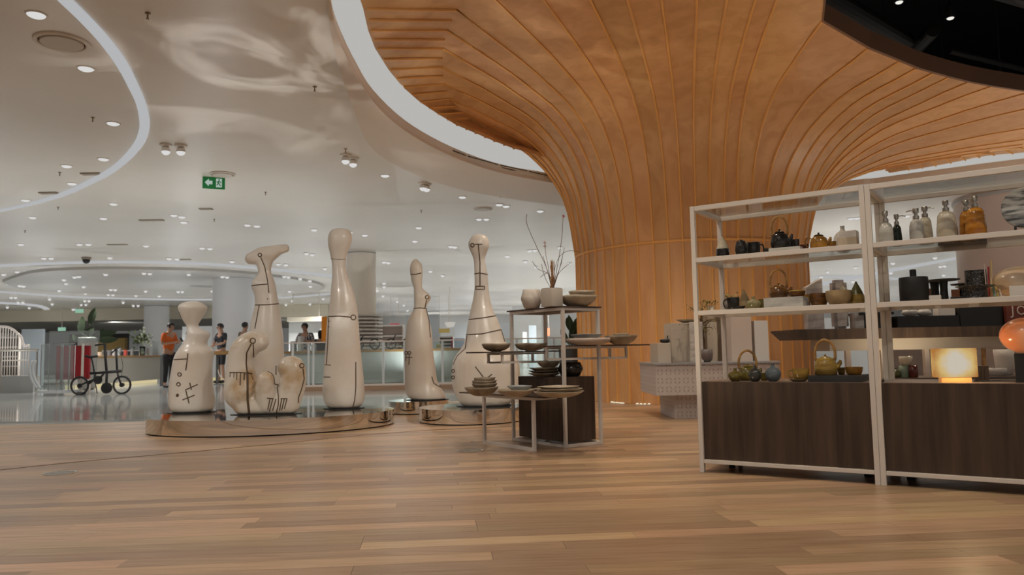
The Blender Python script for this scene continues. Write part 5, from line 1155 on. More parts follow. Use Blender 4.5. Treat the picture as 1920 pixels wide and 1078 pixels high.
# slatted round display round the cream column
cxx = dp(677, 640, 21.6); r0 = (705 - 650) / 2 / FPX * 21.6
t = thing('slatted_display', 'round white slatted display wrapped round the cream column', 'display', (cxx.x, cxx.y, 0))
for k in range(10):
    z = .98 + k * .1
    bm = bmesh.new(); bridge_pts = []
    rr0, rr1 = r0 + .03, .60 - .0
    R4 = [ring(bm, [(rad * math.cos(a), rad * math.sin(a), zz) for a in [2 * PI * i / 40 for i in range(40)]]) for rad, zz in ((rr0, z), (rr1, z), (rr1, z + .045), (rr0, z + .045))]
    for i in range(4): bridge(bm, R4[i], R4[(i + 1) % 4])
    obj('slat', bm, mat('slat_white', (.66, .62, .58), .5), t)
for a in range(6): obj('upright', T([((r0 + .06) * math.cos(a), (r0 + .06) * math.sin(a), 0), ((r0 + .06) * math.cos(a), (r0 + .06) * math.sin(a), 1.92)], .02, seg=6), M_frame, t)
# ---- left counter with glowing plinth line
def counter(label, P0, P1, h, dep, mb, top=.06, glow=True, over=.05, cat='counter', name='counter'):
    """P0,P1 front bottom corners left to right"""
    P0, P1 = Vector((P0[0], P0[1], 0)), Vector((P1[0], P1[1], 0)); d = P1 - P0; ln = d.length; rz = math.atan2(d.y, d.x)
    t = thing(name, label, cat, P0, rz)
    obj('body', box((ln / 2, dep / 2 + .03, (h - top + .1) / 2), (ln, dep, h - top - .1)), mb, t)
    obj('plinth', box((ln / 2, dep / 2 + .08, .05), (ln - .1, dep - .1, .098)), M_black if not glow else emis('warm_glow', (1, .86, .5), .62), t)
    obj('worktop', box((ln / 2, dep / 2, h - top / 2), (ln + over, dep + .1, top), 0, .005), mat('honey_oak', (.36, .2, .07), .4, var=.3, stretch=(1, 8, 8)), t); return t
M_cb = mat('counter_front', (.5, .47, .42), .5)
g0, g1 = zp(168, 728, 0), zp(303, 716, 0)
counter('long pale counter with wooden top behind the bicycle, glowing at its foot', g0, g1, .93, .7, M_cb)
q = zp(304, 724, 0); tag(obj('post', box((0, 0, .46), (.1, .1, .92)), mat('dark_post', (.07, .07, .07), .4)), 'dark square post at the end of the long pale counter', 'post').location = (q.x, q.y, 0)
g2 = zp(398, 724, 0); g3 = zp(470, 722, 0)
t = thing('bar_table', 'bar table with thick wooden top in front of the man in black', 'table', (dp(392, 660, 23.3).x, 23.3, 0))
bl = dp(475, 660, 23.3).x - dp(392, 660, 23.3).x
obj('worktop', box((bl / 2, .25, .955), (bl, .5, .11), 0, .005), mat('honey_oak', None), t)
for x in (.12, bl - .12): obj('leg', box((x, .35, .45), (.06, .06, .9)), mat('dark_post', None), t)
obj('foot_ring', T([(bl * .4 + .35 * math.cos(a), .25, .45 + .35 * math.sin(a)) for a in [PI + k * PI / 12 for k in range(13)]], .015, seg=6), M_frame, t)
gl = zp(388, 723, 0); tag(obj('light_step', box((0, 0, .07), (1.3, .3, .14), 0, .02), emis('warm_glow2', (1, .88, .45), .5)), 'glowing low step behind the leftmost sculpture', 'step').location = (gl.x - 1.0, 26.2, 0)
# ---- long service counter on the right with glass barrier
h0 = dp(528, 660, 19.6); h1_ = dp(900, 655, 19.6)
counter('long white service counter with wooden top behind the glass barrier', (h0.x, 19.9), (h1_.x, 19.2), .94, .8, mat('counter_white', (.5, .52, .5), .4), glow=False)
b0, b1 = zp(548, 731, 0), zp(1120, 727, 0); bb = b1 - b0; bln = bb.length
t = thing('glass_barrier', 'glass barrier with white posts along the service counter', 'barrier', (b0.x, 17.9, 0), 0)
bln = dp(1120, 727, 17.9).x - b0.x
obj('base', box((bln / 2, 0, .05), (bln, .12, .10)), mat('barrier_base', (.35, .22, .14), .4), t)
obj('bottom_rail', box((bln / 2, 0, .125), (bln, .07, .05)), M_frame, t); obj('top_rail', box((bln / 2, 0, 1.12), (bln, .04, .03)), M_frame, t)
us = [549, 579, 588, 651, 719, 759, 830, 900, 970, 1040, 1110]
for u in us: obj('post', box((dp(u, 700, 17.9).x - b0.x, 0, .625), (.05, .05, .95)), mat('post_white', (.6, .62, .62), .4), t)
for a, b in zip(us, us[1:]):
    x0, x1 = dp(a, 700, 17.9).x - b0.x, dp(b, 700, 17.9).x - b0.x; obj('glass_panel', box(((x0 + x1) / 2, 0, .63), (x1 - x0 - .07, .012, .92)), glass('barrier_glass', (.9, .95, .93), .12), t)
# small two wheelers on the service counter
for u0, lb in ((733, 'small black two wheeled scooter on the service counter beside the boot sculpture'), (672, 'small black two wheeled scooter on the counter behind the tallest sculpture')):
    Y = 19.9; t = thing('scooter', lb, 'scooter', (dp(u0, 655, Y).x, Y, .94))
    for x in (0, .42):
        b = T([(x + .13 * math.cos(a), 0, .145 + .13 * math.sin(a)) for a in [k * PI / 10 for k in range(20)]], .014, seg=6, close=True)
        for k in range(6): a = k * PI / 3; tube(b, [(x, 0, .145), (x + .13 * math.cos(a), 0, .145 + .13 * math.sin(a))], .005, 4)
        obj('wheel', b, M_black, t)
    obj('deck', tube(bmesh.new(), [(0, 0, .145), (.1, 0, .18), (.42, 0, .16)], .02, 6), mat('scooter_brown', (.12, .05, .03), .5), t); obj('steering_tube', T([(0.0, 0, .145), (.12, 0, .36)], .012, seg=6), M_black, t); obj('handlebar', T([(.12, -.12, .36), (.12, .12, .36)], .012, seg=6), M_black, t)
tag(obj('orange_sign', box((0, 0, .29), (.12, .03, .58)), mat('orange_paper', (.6, .2, .01), .6)), 'orange sign strip peeking out left of the tallest sculpture', 'sign').location = (dp(608, 630, 17.9).x, 17.9, 1.1355)
# wide leaved plant and flowers
def big_plant(label, u, vtop, vbase, Y, leaves, m, potcol, zs=0):
    p = dp(u, vbase, Y); z0 = p.z; t = thing('potted_plant', label, 'plant', (p.x, p.y, 0)); hz = z0
    obj('pot', L([(.16, 0), (.22, .02), (.26, hz * .98), (.22, hz)], seg=20), potcol, t, True, 50)
    for x, z, an, L_ in leaves:
        b = bmesh.new(); c = Vector((x * .35, 0, hz)); e = Vector((x, 0, hz + z)); tube(b, sm([(0, 0, hz - .02), c + Vector((0, 0, z * .4)), e], 3), .012, 5)
        dv = Vector((math.sin(an), .15, math.cos(an))); sv = Vector((math.cos(an), .3, -math.sin(an))).normalized(); n_ = 6; prev = None
        for k in range(n_ + 1):
            f = k / n_; wd = L_ * .2 * math.sin(PI * min(f * .93 + .07, 1)) ** .8 + .002; q = e + dv * L_ * f + Vector((0, .08 * f * f, 0))
            cur = [b.verts.new(q - sv * wd), b.verts.new(q + Vector((0, .02, 0))), b.verts.new(q + sv * wd)]
            if prev:
                for i in (0, 1): b.faces.new((prev[i], prev[i + 1], cur[i + 1], cur[i]))
            prev = cur
        obj('leaf', b, m, t, True)
    return t
M_leaf = mat('leaf_dark', (.03, .055, .02), .6, var=.4, scale=6)
big_plant('big leaved green plant standing behind the red panel', 165, 581, 632, 21.6, [(.05, .35, .1, .5), (-.2, .1, -.12, .5), (-.12, -.02, .45, .35), (.05, .0, .1, .3), (.2, 0, 1.3, .55), (.28, -.1, 1.5, .5), (-.3, -.12, -.7, .3), (.1, -.05, .8, .4), (-.1, -.1, -.3, .35)], M_leaf, mat('glass_pot', (.4, .4, .38), .2))
p = dp(256, 668, 25.5); zc_ = .93; t = thing('flower_vase', 'bouquet of white flowers with green leaves on the long counter', 'flowers', (p.x, 25.9, zc_))
obj('vase', vessel(bmesh.new(), [(.07, 0), (.09, .1), (.1, .3)], .01), glass('vase_glass', (.8, .86, .82), .2), t, True)
b = bmesh.new(); rq = random.Random(9); leaf_cloud(b, [Vector((x, 0, z)) for x, z in ((-.3, .55), (-.2, .75), (-.1, .5), (.1, .6), (-.25, .4), (.2, .5))], 160, .09, .16, rq); tag(obj('leaves', b, mat('leaf_mid', (.12, .17, .05), .5, col2=(.05, .08, .02), scale=5), t), kind='stuff')
b = bmesh.new()
for _ in range(34): c = Vector((rq.gauss(.02, .13), rq.gauss(0, .08), rq.gauss(.62, .17))); bmesh.ops.create_icosphere(b, subdivisions=1, radius=rq.uniform(.03, .055), matrix=Matrix.Translation(c))
tag(obj('blossoms', b, mat('blossom', (.6, .64, .5), .6), t, True), kind='stuff')
big_plant('dark leafy plant with white bloom behind the tiered table', 1072, 585, 652, 15, [(0, .3, -.1, .35), (.05, .2, .2, .3), (-.08, .1, -.4, .3), (.1, .05, .7, .28), (0, .1, .05, .3), (.05, .35, .3, .25), (-.04, .35, -.15, .25), (.1, -.05, 1.0, .25)], M_leaf, mat('dark_pot', (.05, .05, .05), .4))
p = dp(1078, 632, 14.8); b = bmesh.new()
for _ in range(5): ball(b, (R_.gauss(0, .04), R_.gauss(0, .02), .08 + R_.gauss(0, .04)), .045, (1, .6, 1.2), 8, 6)
# ---- left side: kiosk barrier, red panel, railings
def K5(x, y, Y): return dp(40 + x / 5.988, 580 + y / 5.988, Y)
YK = 18.5
def kb(name, parent, x0, x1, y0, y1, Y, dep, m, off):
    a, b_ = K5(x0, y1, Y), K5(x1, y0, Y); z0 = max(a.z, .001); return obj(name, box(((a.x + b_.x) / 2 - off.x, Y + dep / 2 - off.y, (z0 + b_.z) / 2), (b_.x - a.x, dep, b_.z - z0), 0, .003), m, parent)
o0 = Vector((K5(380, 940, 19.1).x, 19.1, 0))
t = thing('red_panel_stand', 'red upright panel stand behind the transparent barrier', 'stand', o0)
kb('red_panel', t, 383, 765, 405, 790, 19.1, .08, mat('signal_red', (.33, .015, .02), .4), o0)
for x in (390, 755): kb('foot', t, x - 12, x + 12, 780, 960, 19.1, .06, M_frame, o0)
o0 = Vector((K5(160, 940, YK).x, YK, 0))
M_cool = mat('cool_white', (.66, .69, .71), .35)
t = thing('transparent_barrier', 'transparent acrylic barrier with white bars left of the bicycle', 'barrier', o0)
kb('base', t, 155, 600, 905, 945, YK, .25, M_cool, o0)
for x0, x1 in ((430, 470), (520, 545), (590, 600), (205, 222), (298, 310)): kb('bar', t, x0, x1, 400, 910, YK + .1, .03, M_cool, o0)
kb('acrylic_panel', t, 212, 590, 385, 905, YK + .02, .012, glass('acrylic', (.78, .82, .8), .25), o0)
kb('acrylic_panel', t, 310, 880, 235, 380, YK + .45, .012, glass('acrylic', (.78, .82, .8), .25), o0)
kb('top_rail', t, 205, 600, 380, 392, YK + .1, .03, M_cool, o0)
for dx in (0, 35):
    pts = [K5(x + dx, y, YK - .05) - o0 for x, y in ((125, 575), (100, 640), (102, 720), (130, 810), (185, 885))]; obj('handle', T(sm(pts, 5), .03, seg=8), M_cool, t, True)
o0 = Vector((K5(680, 965, YK - .1).x, YK - .1, 0)); t = thing('white_post', 'white upright post between transparent barrier and bicycle', 'post', o0)
kb('shaft', t, 662, 694, 385, 960, YK - .1, .06, mat('post_cream', (.55, .5, .43), .5), o0); kb('base', t, 615, 690, 925, 962, YK - .1, .15, mat('dark_post', None), o0)
# white railing on low wall, far left
ow = Vector((dp(-60, 700, 20).x, 20, 0)); t = thing('low_wall', 'low pale grey wall under the white railing at far left', 'wall', ow)
w2 = dp(63, 700, 20).x - ow.x; obj('body', box((w2 / 2, .15, .22), (w2, .3, .44)), mat('lowwall', (.45, .46, .45), .5), t)
t = thing('railing', 'white curved top railing standing on the low grey wall', 'railing', (ow.x, 20.1, .44))
def zr(u): return (dp(u, 612 if u < 0 else 612 + (u / 36) ** 2 * 22 if u < 36 else 640, 20).z - .44)
top = []
for k in range(22):
    u = -55 + k * 5; x = dp(u, 650, 20).x - ow.x; z = min(zr(u), 1.35) if u < 38 else .78
    top.append((x, 0, z)); obj('baluster', T([(x, 0, .001), (x, 0, z)], .016, seg=6), M_frame, t)
obj('handrail', T(sm(top, 3), .03, seg=8), M_frame, t, True); obj('mid_rail', T([(top[0][0], 0, .4), (top[-1][0], 0, .4)], .015, seg=6), M_frame, t)
tag(obj('handrail', T([(dp(0, 655, 19.2).x, 19.2, dp(0, 657, 19.2).z), (dp(72, 655, 19.2).x, 19.2, dp(72, 656, 19.2).z)], .03, seg=8), M_steel), 'steel handrail running in front of the white railing', 'handrail')
bpy.data.objects['handrail']  # linked
for i, u in enumerate((2, 70)):
    x = dp(u, 655, 19.2).x; tag(obj('handrail_post', T([(x, 19.2, .44 if False else 0), (x, 19.2, dp(u, 657, 19.2).z - .03)], .02, seg=8), M_steel), ['steel post holding the left end of the handrail', 'steel post holding the right end of the handrail'][i], 'post')
# small goods on counters and far shelves
goods = [(234, 656, 669, 5, 'small red and white box on the long counter', (.55, .1, .08)), (291, 640, 668, 11, 'bluish white screen on the long counter beside the column', (.55, .6, .62)), (212, 655, 671, 4, 'thin silver canister on the long counter', (.45, .45, .46)), (203, 658, 671, 5, 'dark jar on the long counter right of the bicycle seat', (.15, .15, .16)), (246, 654, 669, 4, 'grey bottle on the long counter under the flowers', (.3, .3, .3)), (276, 652, 668, 4, 'slim pale bottle on the long counter', (.5, .48, .45)), (222, 652, 670, 4, 'glass bottle between canister and red box', (.35, .37, .38)), (185, 660, 672, 6, 'beige box on the long counter behind the bicycle', (.5, .4, .3))]
for u, v0, v1, w_, lb, c in goods:
    k_ = (u - 168) / 135; Yc = g0.y + (g1.y - g0.y) * k_ + .33; p = dp(u, v1, Yc); o = gbox('goods_box' if w_ > 4.5 else 'bottle', lb, 'box' if w_ > 4.5 else 'bottle', u - w_ / 2, u + w_ / 2, v0, v1, Yc, .08, mat('g_%d' % u, c, .4), z0=.93, bev=.004)
for u, v0, w_, lb, c in [(548, 640, 8, 'grey steel appliance on the service counter, left end', (.3, .3, .31)), (561, 630, 7, 'pale round topped machine on the service counter', (.55, .55, .53)), (586, 645, 6, 'clear grey display block on the service counter', (.4, .42, .43)), (771, 646, 5, 'small dark box on the service counter right of boot', (.1, .1, .1))]:
    gbox('appliance', lb, 'appliance', u - w_ / 2, u + w_ / 2, v0, 660, 19.9 + .3, .25, mat('a_%d' % u, c, .35), z0=.94, bev=.01)
def rack(label, u0, u1, v0, v1, Y, n, col):
    a, b = dp(u0, v1, Y), dp(u1, v0, Y); w_ = b.x - a.x; t = thing('shop_rack', label, 'rack', (a.x, Y, 0))
    for x in (0.02, w_ - .02): obj('upright', box((x, .2, b.z / 2), (.04, .4, b.z)), M_frame, t)
    for k in range(n):
        z = .25 + (b.z - .3) * k / (n - 1); obj('shelf_board', box((w_ / 2, .2, z), (w_ - .082, .38, .05)), mat('slat_white', None), t)
    obj('back_panel', box((w_ / 2, .41, b.z / 2), (w_, .02, b.z)), mat('rackback_%d' % u0, col, .6), t)
    return t
rack('white slatted shop rack right of the boot sculpture', 824, 849, 630, 690, 40, 9, (.25, .25, .27))
rack('pale shop rack with dark back left of the boot sculpture', 704, 756, 608, 655, 34, 5, (.5, .4, .35))
rack('dark backed shop rack behind the railing at far left', -40, 36, 630, 700, 30, 5, (.12, .13, .12))
rack('far shop rack behind the long counter and the bicycle', 190, 262, 655, 700, 38, 4, (.2, .21, .22))
for u, v0, v1, w_, c, lb in [(740, 606, 614, 18, (.6, .15, .18), 'pinkish red sign on the far rack, left of the boot'), (833, 616, 624, 20, (.55, .4, .12), 'orange yellow sign above the slatted rack'), (862, 634, 660, 18, (.35, .4, .5), 'bluish screen right of the slatted rack'), (848, 632, 668, 4, (.2, .03, .07), 'dark red banner between rack and screen'), (1026, 615, 630, 10, (.6, .2, .1), 'red orange light poster behind the table leg'), (1000, 610, 660, 14, (.35, .4, .43), 'grey blue standing panel seen through the tiered table'), (985, 622, 655, 8, (.5, .5, .5), 'pale grey standing panel seen through the tiered table')]:
    o = gbox('sign_board', lb, 'sign', u - w_ / 2, u + w_ / 2, v0, v1 if v1 < 640 else 690, 39 if u < 960 else 36, .05, mat('sg_%d' % u, c, .5), ground=v1 > 640)
    if v1 <= 640:
        zt2 = max(v_.co.z for v_ in o.data.vertices); x2 = max(v_.co.x for v_ in o.data.vertices); b = bmesh.new()
        for x in (.04, x2 - .04): bx(b, (x, .025, zt2 + (ZC - .001 - o.location.z - zt2) / 2), (.02, .02, ZC - .001 - o.location.z - zt2))
        obj('hanging_rod', b, M_frame, o)
# ================================================================ REAR RIGHT: floating counter and console
YC = 7.8
a, b = dp(1488, 618, YC), dp(2010, 612, YC); zt_, zb_ = .99, .885
t = thing('display_counter', 'long dark wooden counter with slanted end behind the shelves', 'counter', (a.x, YC, 0)); lnc = b.x - a.x; ch = dp(1507, 635, YC).x - a.x
bm = bmesh.new(); A_ = [(0, zt_), (lnc, zt_), (lnc, zb_), (ch, zb_), (0, zt_ - .012)]
f = ring(bm, [(x, 0, z) for x, z in A_]); g = ring(bm, [(x, .7, z) for x, z in A_]); bridge(bm, f, g); bm.faces.new(f); bm.faces.new(g[::-1]); obj('top', bm, M_dark, t)
obj('apron', box((ch + .3 + (lnc - ch - .3) / 2, .35, .825), (lnc - ch - .3, .5, .118)), M_step, t)
for u in (1606, 1673, 1757, 1940): x = dp(u, 680, YC).x - a.x; obj('leg', box((x, .2, .383), (.05, .05, .765)), M_frame, t)
x = dp(1857, 680, YC).x - a.x; obj('leg', T([(x - .02, .1, 0), (x, .1, .765)], .022, seg=10), mat('honey_oak', None), t)
def onC(name, label, cat, u0, u1, v0, dy, dep, m, bev=.003, slant=0, z0=.99):
    Y = YC + dy; p, q = dp(u0, 610, Y), dp(u1, 610, Y); h = dp((u0 + u1) / 2, v0, Y).z - z0; w_ = q.x - p.x
    b = box((w_ / 2, dep / 2, h / 2), (w_, dep, h))
    if slant:
        for v_ in b.verts:
            if v_.co.z > h * .9 and v_.co.x < w_ * .5: v_.co.z -= slant * w_
    if bev: bmesh.ops.bevel(b, geom=b.edges[:], offset=bev, segments=2, affect='EDGES')
    o = tag(obj(name, b, m), label, cat); o.location = (p.x, Y, z0); return o
M_mar = marble('marble_block', (.5, .45, .42), (.3, .26, .24), 5, .35)
onC('marble_block', 'marble block with slanted top at the left of the dark counter', 'block', 1516, 1546, 522, .25, .12, M_mar, slant=.55)
onC('marble_block', 'marble block with rounded top behind the sand coloured bowl', 'block', 1566, 1594, 524, .25, .12, M_mar, bev=.03)
onC('marble_block', 'short marble block left of the double shelf posts', 'block', 1603, 1622, 586, .2, .12, M_mar)
onC('storage_box', 'black box with overhanging lid behind the shelf posts', 'box', 1620, 1672, 590, .2, .25, M_black)
onC('flat_tray', 'flat black lid lying over the black box', 'lid', 1614, 1678, 585, .17, .31, M_black, z0=dp(1646, 590, YC + .2).z)
onC('storage_box', 'long black box filling the middle of the dark counter', 'box', 1683, 1800, 592, .15, .4, M_black)
onC('storage_box', 'tall black box left of the red box with letters', 'box', 1801, 1884, 575, .15, .4, M_black)
zb2 = dp(1740, 592, YC + .15).z
for u, w_, lb in ((1706, 26, 'left white pebble on the long black box'), (1733, 24, 'right white pebble on the long black box')):
    p = dp(u, 590, YC + .3); b = bmesh.new(); r = wpx(w_, p) / 2; ball(b, (0, 0, r * .62), r, (1.1, .9, .62)); tag(obj('pebble', b, M_mw, None, True), lb, 'stone').location = (p.x, YC + .3, zb2)
onC('small_box', 'white box standing on the right part of the long black box', 'box', 1762, 1793, 578, .2, .12, M_white, z0=zb2)
o = onC('letter_box', 'dark red box with pale capital letters at the right edge', 'box', 1889, 1975, 570, .1, .3, mat('box_red', (.13, .03, .018), .5), bev=0)
zm = (dp(1910, 583, YC + .1).z)
fc = bpy.data.curves.new('letters', 'FONT'); fc.body = 'JO'; fc.size = wpx(20, dp(1910, 583, YC + .1)) * 1.18; fc.extrude = .002; fc.space_character = 1.3
fo = bpy.data.objects.new('letters', fc); C.objects.link(fo); bpy.context.view_layer.update()
me = bpy.data.meshes.new_from_object(fo); bpy.data.objects.remove(fo); lo = bpy.data.objects.new('letters', me); C.objects.link(lo); me.materials.append(mat('letter_pale', (.5, .42, .36), .5)); lo.parent = o
lo.rotation_euler = (PI / 2, 0, 0); pz = dp(1896, 590, YC + .1); lo.location = (pz.x - o.location.x, -.0025, pz.z - .99)
# low console behind the cabinets with small pottery
Yq = 6.7; zq = dp(1700, 709, Yq).z; aq, bq = dp(1655, 709, Yq), dp(1990, 709, Yq)
t = thing('console_table', 'low dark console with white legs behind the right cabinet', 'table', (aq.x, Yq, 0)); lq = bq.x - aq.x
obj('top', box((lq / 2, .25, zq - .015), (lq, .5, .03)), M_ttop, t)
for x in (.03, lq - .03):
    for y in (.03, .47): obj('leg', box((x, y, (zq - .03) / 2), (.03, .03, zq - .03)), M_frame, t)
def smallpot(u, w_, vt, kind, m, lb, cat='cup', dy=.15, z=None, closed=False):
    p = dp(u, 706, Yq + dy); z = zq if z is None else z; h = dp(u, vt, Yq + dy).z - z; r = wpx(w_, p) / 2; pr = [(x * r, y * h) for x, y in PR[kind]]
    o = tag(obj(cat, lathe(bmesh.new(), pr) if closed else vessel(bmesh.new(), pr, .004), G[m] if isinstance(m, str) else m, None, True), lb, cat); o.location = (p.x, Yq + dy, z); return z + h
smallpot(1681, 16, 690, 'round', 'oliveg', 'round green jar at the left of the low console', 'jar', closed=True)
zz = smallpot(1696, 18, 685, 'cyl', mat('celadon', (.16, .2, .14), .3), 'celadon green cylinder under the small cream teapot', 'canister', closed=True)
zz2 = smallpot(1700, 24, 668, 'deepbowl', 'cream', 'small cream pot with two handles on the green cylinder', 'pot', z=zz)
p = dp(1700, 676, Yq + .15)
smallpot(1713, 16, 685, 'cyl', 'red', 'dark red square canister right of the green cylinder', 'canister', dy=.1, closed=True)
smallpot(1760, 18, 672, 'deepbowl', 'brown', 'brown pot behind the glowing lamp on the console', 'pot', dy=.3)
smallpot(1885, 34, 655, 'cup', mat('white_clay', None), 'white pot behind the black pedestal box', 'pot', dy=.3)
smallpot(1866, 40, 690, 'cyl', mat('grey_card', (.33, .28, .25), .5), 'wide pale drum right of the wooden pole on the console', 'drum', dy=.2, closed=True)
# ================================================================ FOLDING E-BIKE
YB = 18.35; ob = Vector((K5(880, 960, YB).x, YB, 0))
t = thing('folding_bicycle', 'black folding electric bicycle parked beside the red panel', 'bicycle', ob)
def kb3(x, y, dy=0): q = K5(x, y, YB) - ob; q.y += dy; return q
gz = min(kb3(1130, 955).z, kb3(680, 955).z)
def KZ(x, y, dy=0): q = kb3(x, y, dy); q.z -= gz - .003; return q
for x, y, nm in ((1130, 852, 'front'), (655, 860, 'rear')):
    c = KZ(x, y); r = 98 / 5.988 / FPX * YB; c.z = r + .004
    b = T([c + Vector((r * .97 * math.cos(a), 0, r * .97 * math.sin(a))) for a in [k * PI / 16 for k in range(32)]], .024, seg=8, close=True); wh = obj('wheel', b, M_black, t, True)
    obj('rim', T([c + Vector((r * .86 * math.cos(a), 0, r * .86 * math.sin(a))) for a in [k * PI / 16 for k in range(32)]], .009, seg=6, close=True), mat('rim_grey', (.3, .29, .28), .4, .6), wh)
    b = bmesh.new()
    for k in range(16): a = k * PI / 8; tube(b, [c + Vector((.02 * math.cos(a + 1), (-.02, .02)[k % 2], .02 * math.sin(a + 1))), c + Vector((r * .86 * math.cos(a), 0, r * .86 * math.sin(a)))], .0025, 4)
    obj('spokes', b, mat('rim_grey', None), wh)
    bm = L([(.05, -.03), (.05, .03)], seg=14); bm.transform(Matrix.Translation(c) @ Matrix.Rotation(PI / 2, 4, 'X')); obj('hub', bm, M_black, wh)
def tb_(nm, pts, r, m=M_black): obj(nm, T([KZ(*p) for p in pts], r, seg=8), m, t, True)
tb_('frame', [(775, 725), (950, 712), (1120, 700)], .035); tb_('frame', [(830, 722), (822, 790), (760, 840)], .028); tb_('frame', [(820, 790), (655, 860)], .02); tb_('frame', [(930, 720), (870, 800)], .025)
tb_('seat_post', [(820, 720), (800, 600), (785, 550)], .018); tb_('saddle', [(720, 530), (770, 545), (855, 532)], .03)
tb_('folding_stem', [(958, 720), (945, 560), (938, 395)], .03); tb_('grip', [(830, 410), (880, 400), (938, 395)], .022); tb_('steering_tube', [(1075, 690), (1065, 450)], .024); tb_('fork', [(1075, 690), (1090, 770), (1118, 845)], .022); tb_('handlebar', [(1012, 500), (1060, 455), (1110, 430)], .018)
tb_('chain_drive', [(960, 720), (955, 830)], .03); tb_('kickstand', [(830, 820), (852, 955)], .012); tb_('brake_cable', [(1065, 450), (1120, 520), (1140, 640), (1125, 760)], .005)
c = KZ(958, 890); bm = L([(.11, -.03), (.13, -.02), (.13, .02), (.11, .03)], seg=24); bm.transform(Matrix.Translation(c) @ Matrix.Rotation(PI / 2, 4, 'X')); obj('motor_cover', bm, M_black, t, True, 40)
c = KZ(860, 800); bm = L([(.1, -.01), (.1, .01)], seg=24); bm.transform(Matrix.Translation(c) @ Matrix.Rotation(PI / 2, 4, 'X')); obj('chainring', bm, M_black, t)
# ================================================================ PEOPLE
M_skin = mat('skin', (.36, .2, .13), .5); M_hair = mat('hair_black', (.012, .01, .01), .5)
def skin_mesh(name, chains, m, parent, sub=1, root=0):
    """chains: list of [(point, radius), ...]; shared points are merged"""
    V, R, E, ix = [], [], [], {}
    for ch in chains:
        prev = None
        for p, r in ch:
            k = tuple(round(c, 4) for c in p)
            if k not in ix: ix[k] = len(V); V.append(p); R.append(r)
            if prev is not None and prev != ix[k]: E.append((prev, ix[k]))
            prev = ix[k]
    me = bpy.data.meshes.new(name); me.from_pydata(V, E, []); me.materials.append(m)
    o = bpy.data.objects.new(name, me); C.objects.link(o); o.parent = parent
    o.modifiers.new('s', 'SKIN')
    sv = me.skin_vertices[0].data
    for i, r in enumerate(R): sv[i].radius = (r if isinstance(r, tuple) else (r, r)); sv[i].use_root = (i == root)
    d = o.modifiers.new('d', 'SUBSURF'); d.levels = d.render_levels = sub
    dg = bpy.context.evaluated_depsgraph_get(); dg.update(); me2 = bpy.data.meshes.new_from_object(o.evaluated_get(dg)); o.modifiers.clear(); o.data = me2; me2.shade_smooth()
    if not me2.materials: me2.materials.append(m)
    return o
def mirror(p): return (-p[0], p[1], p[2])
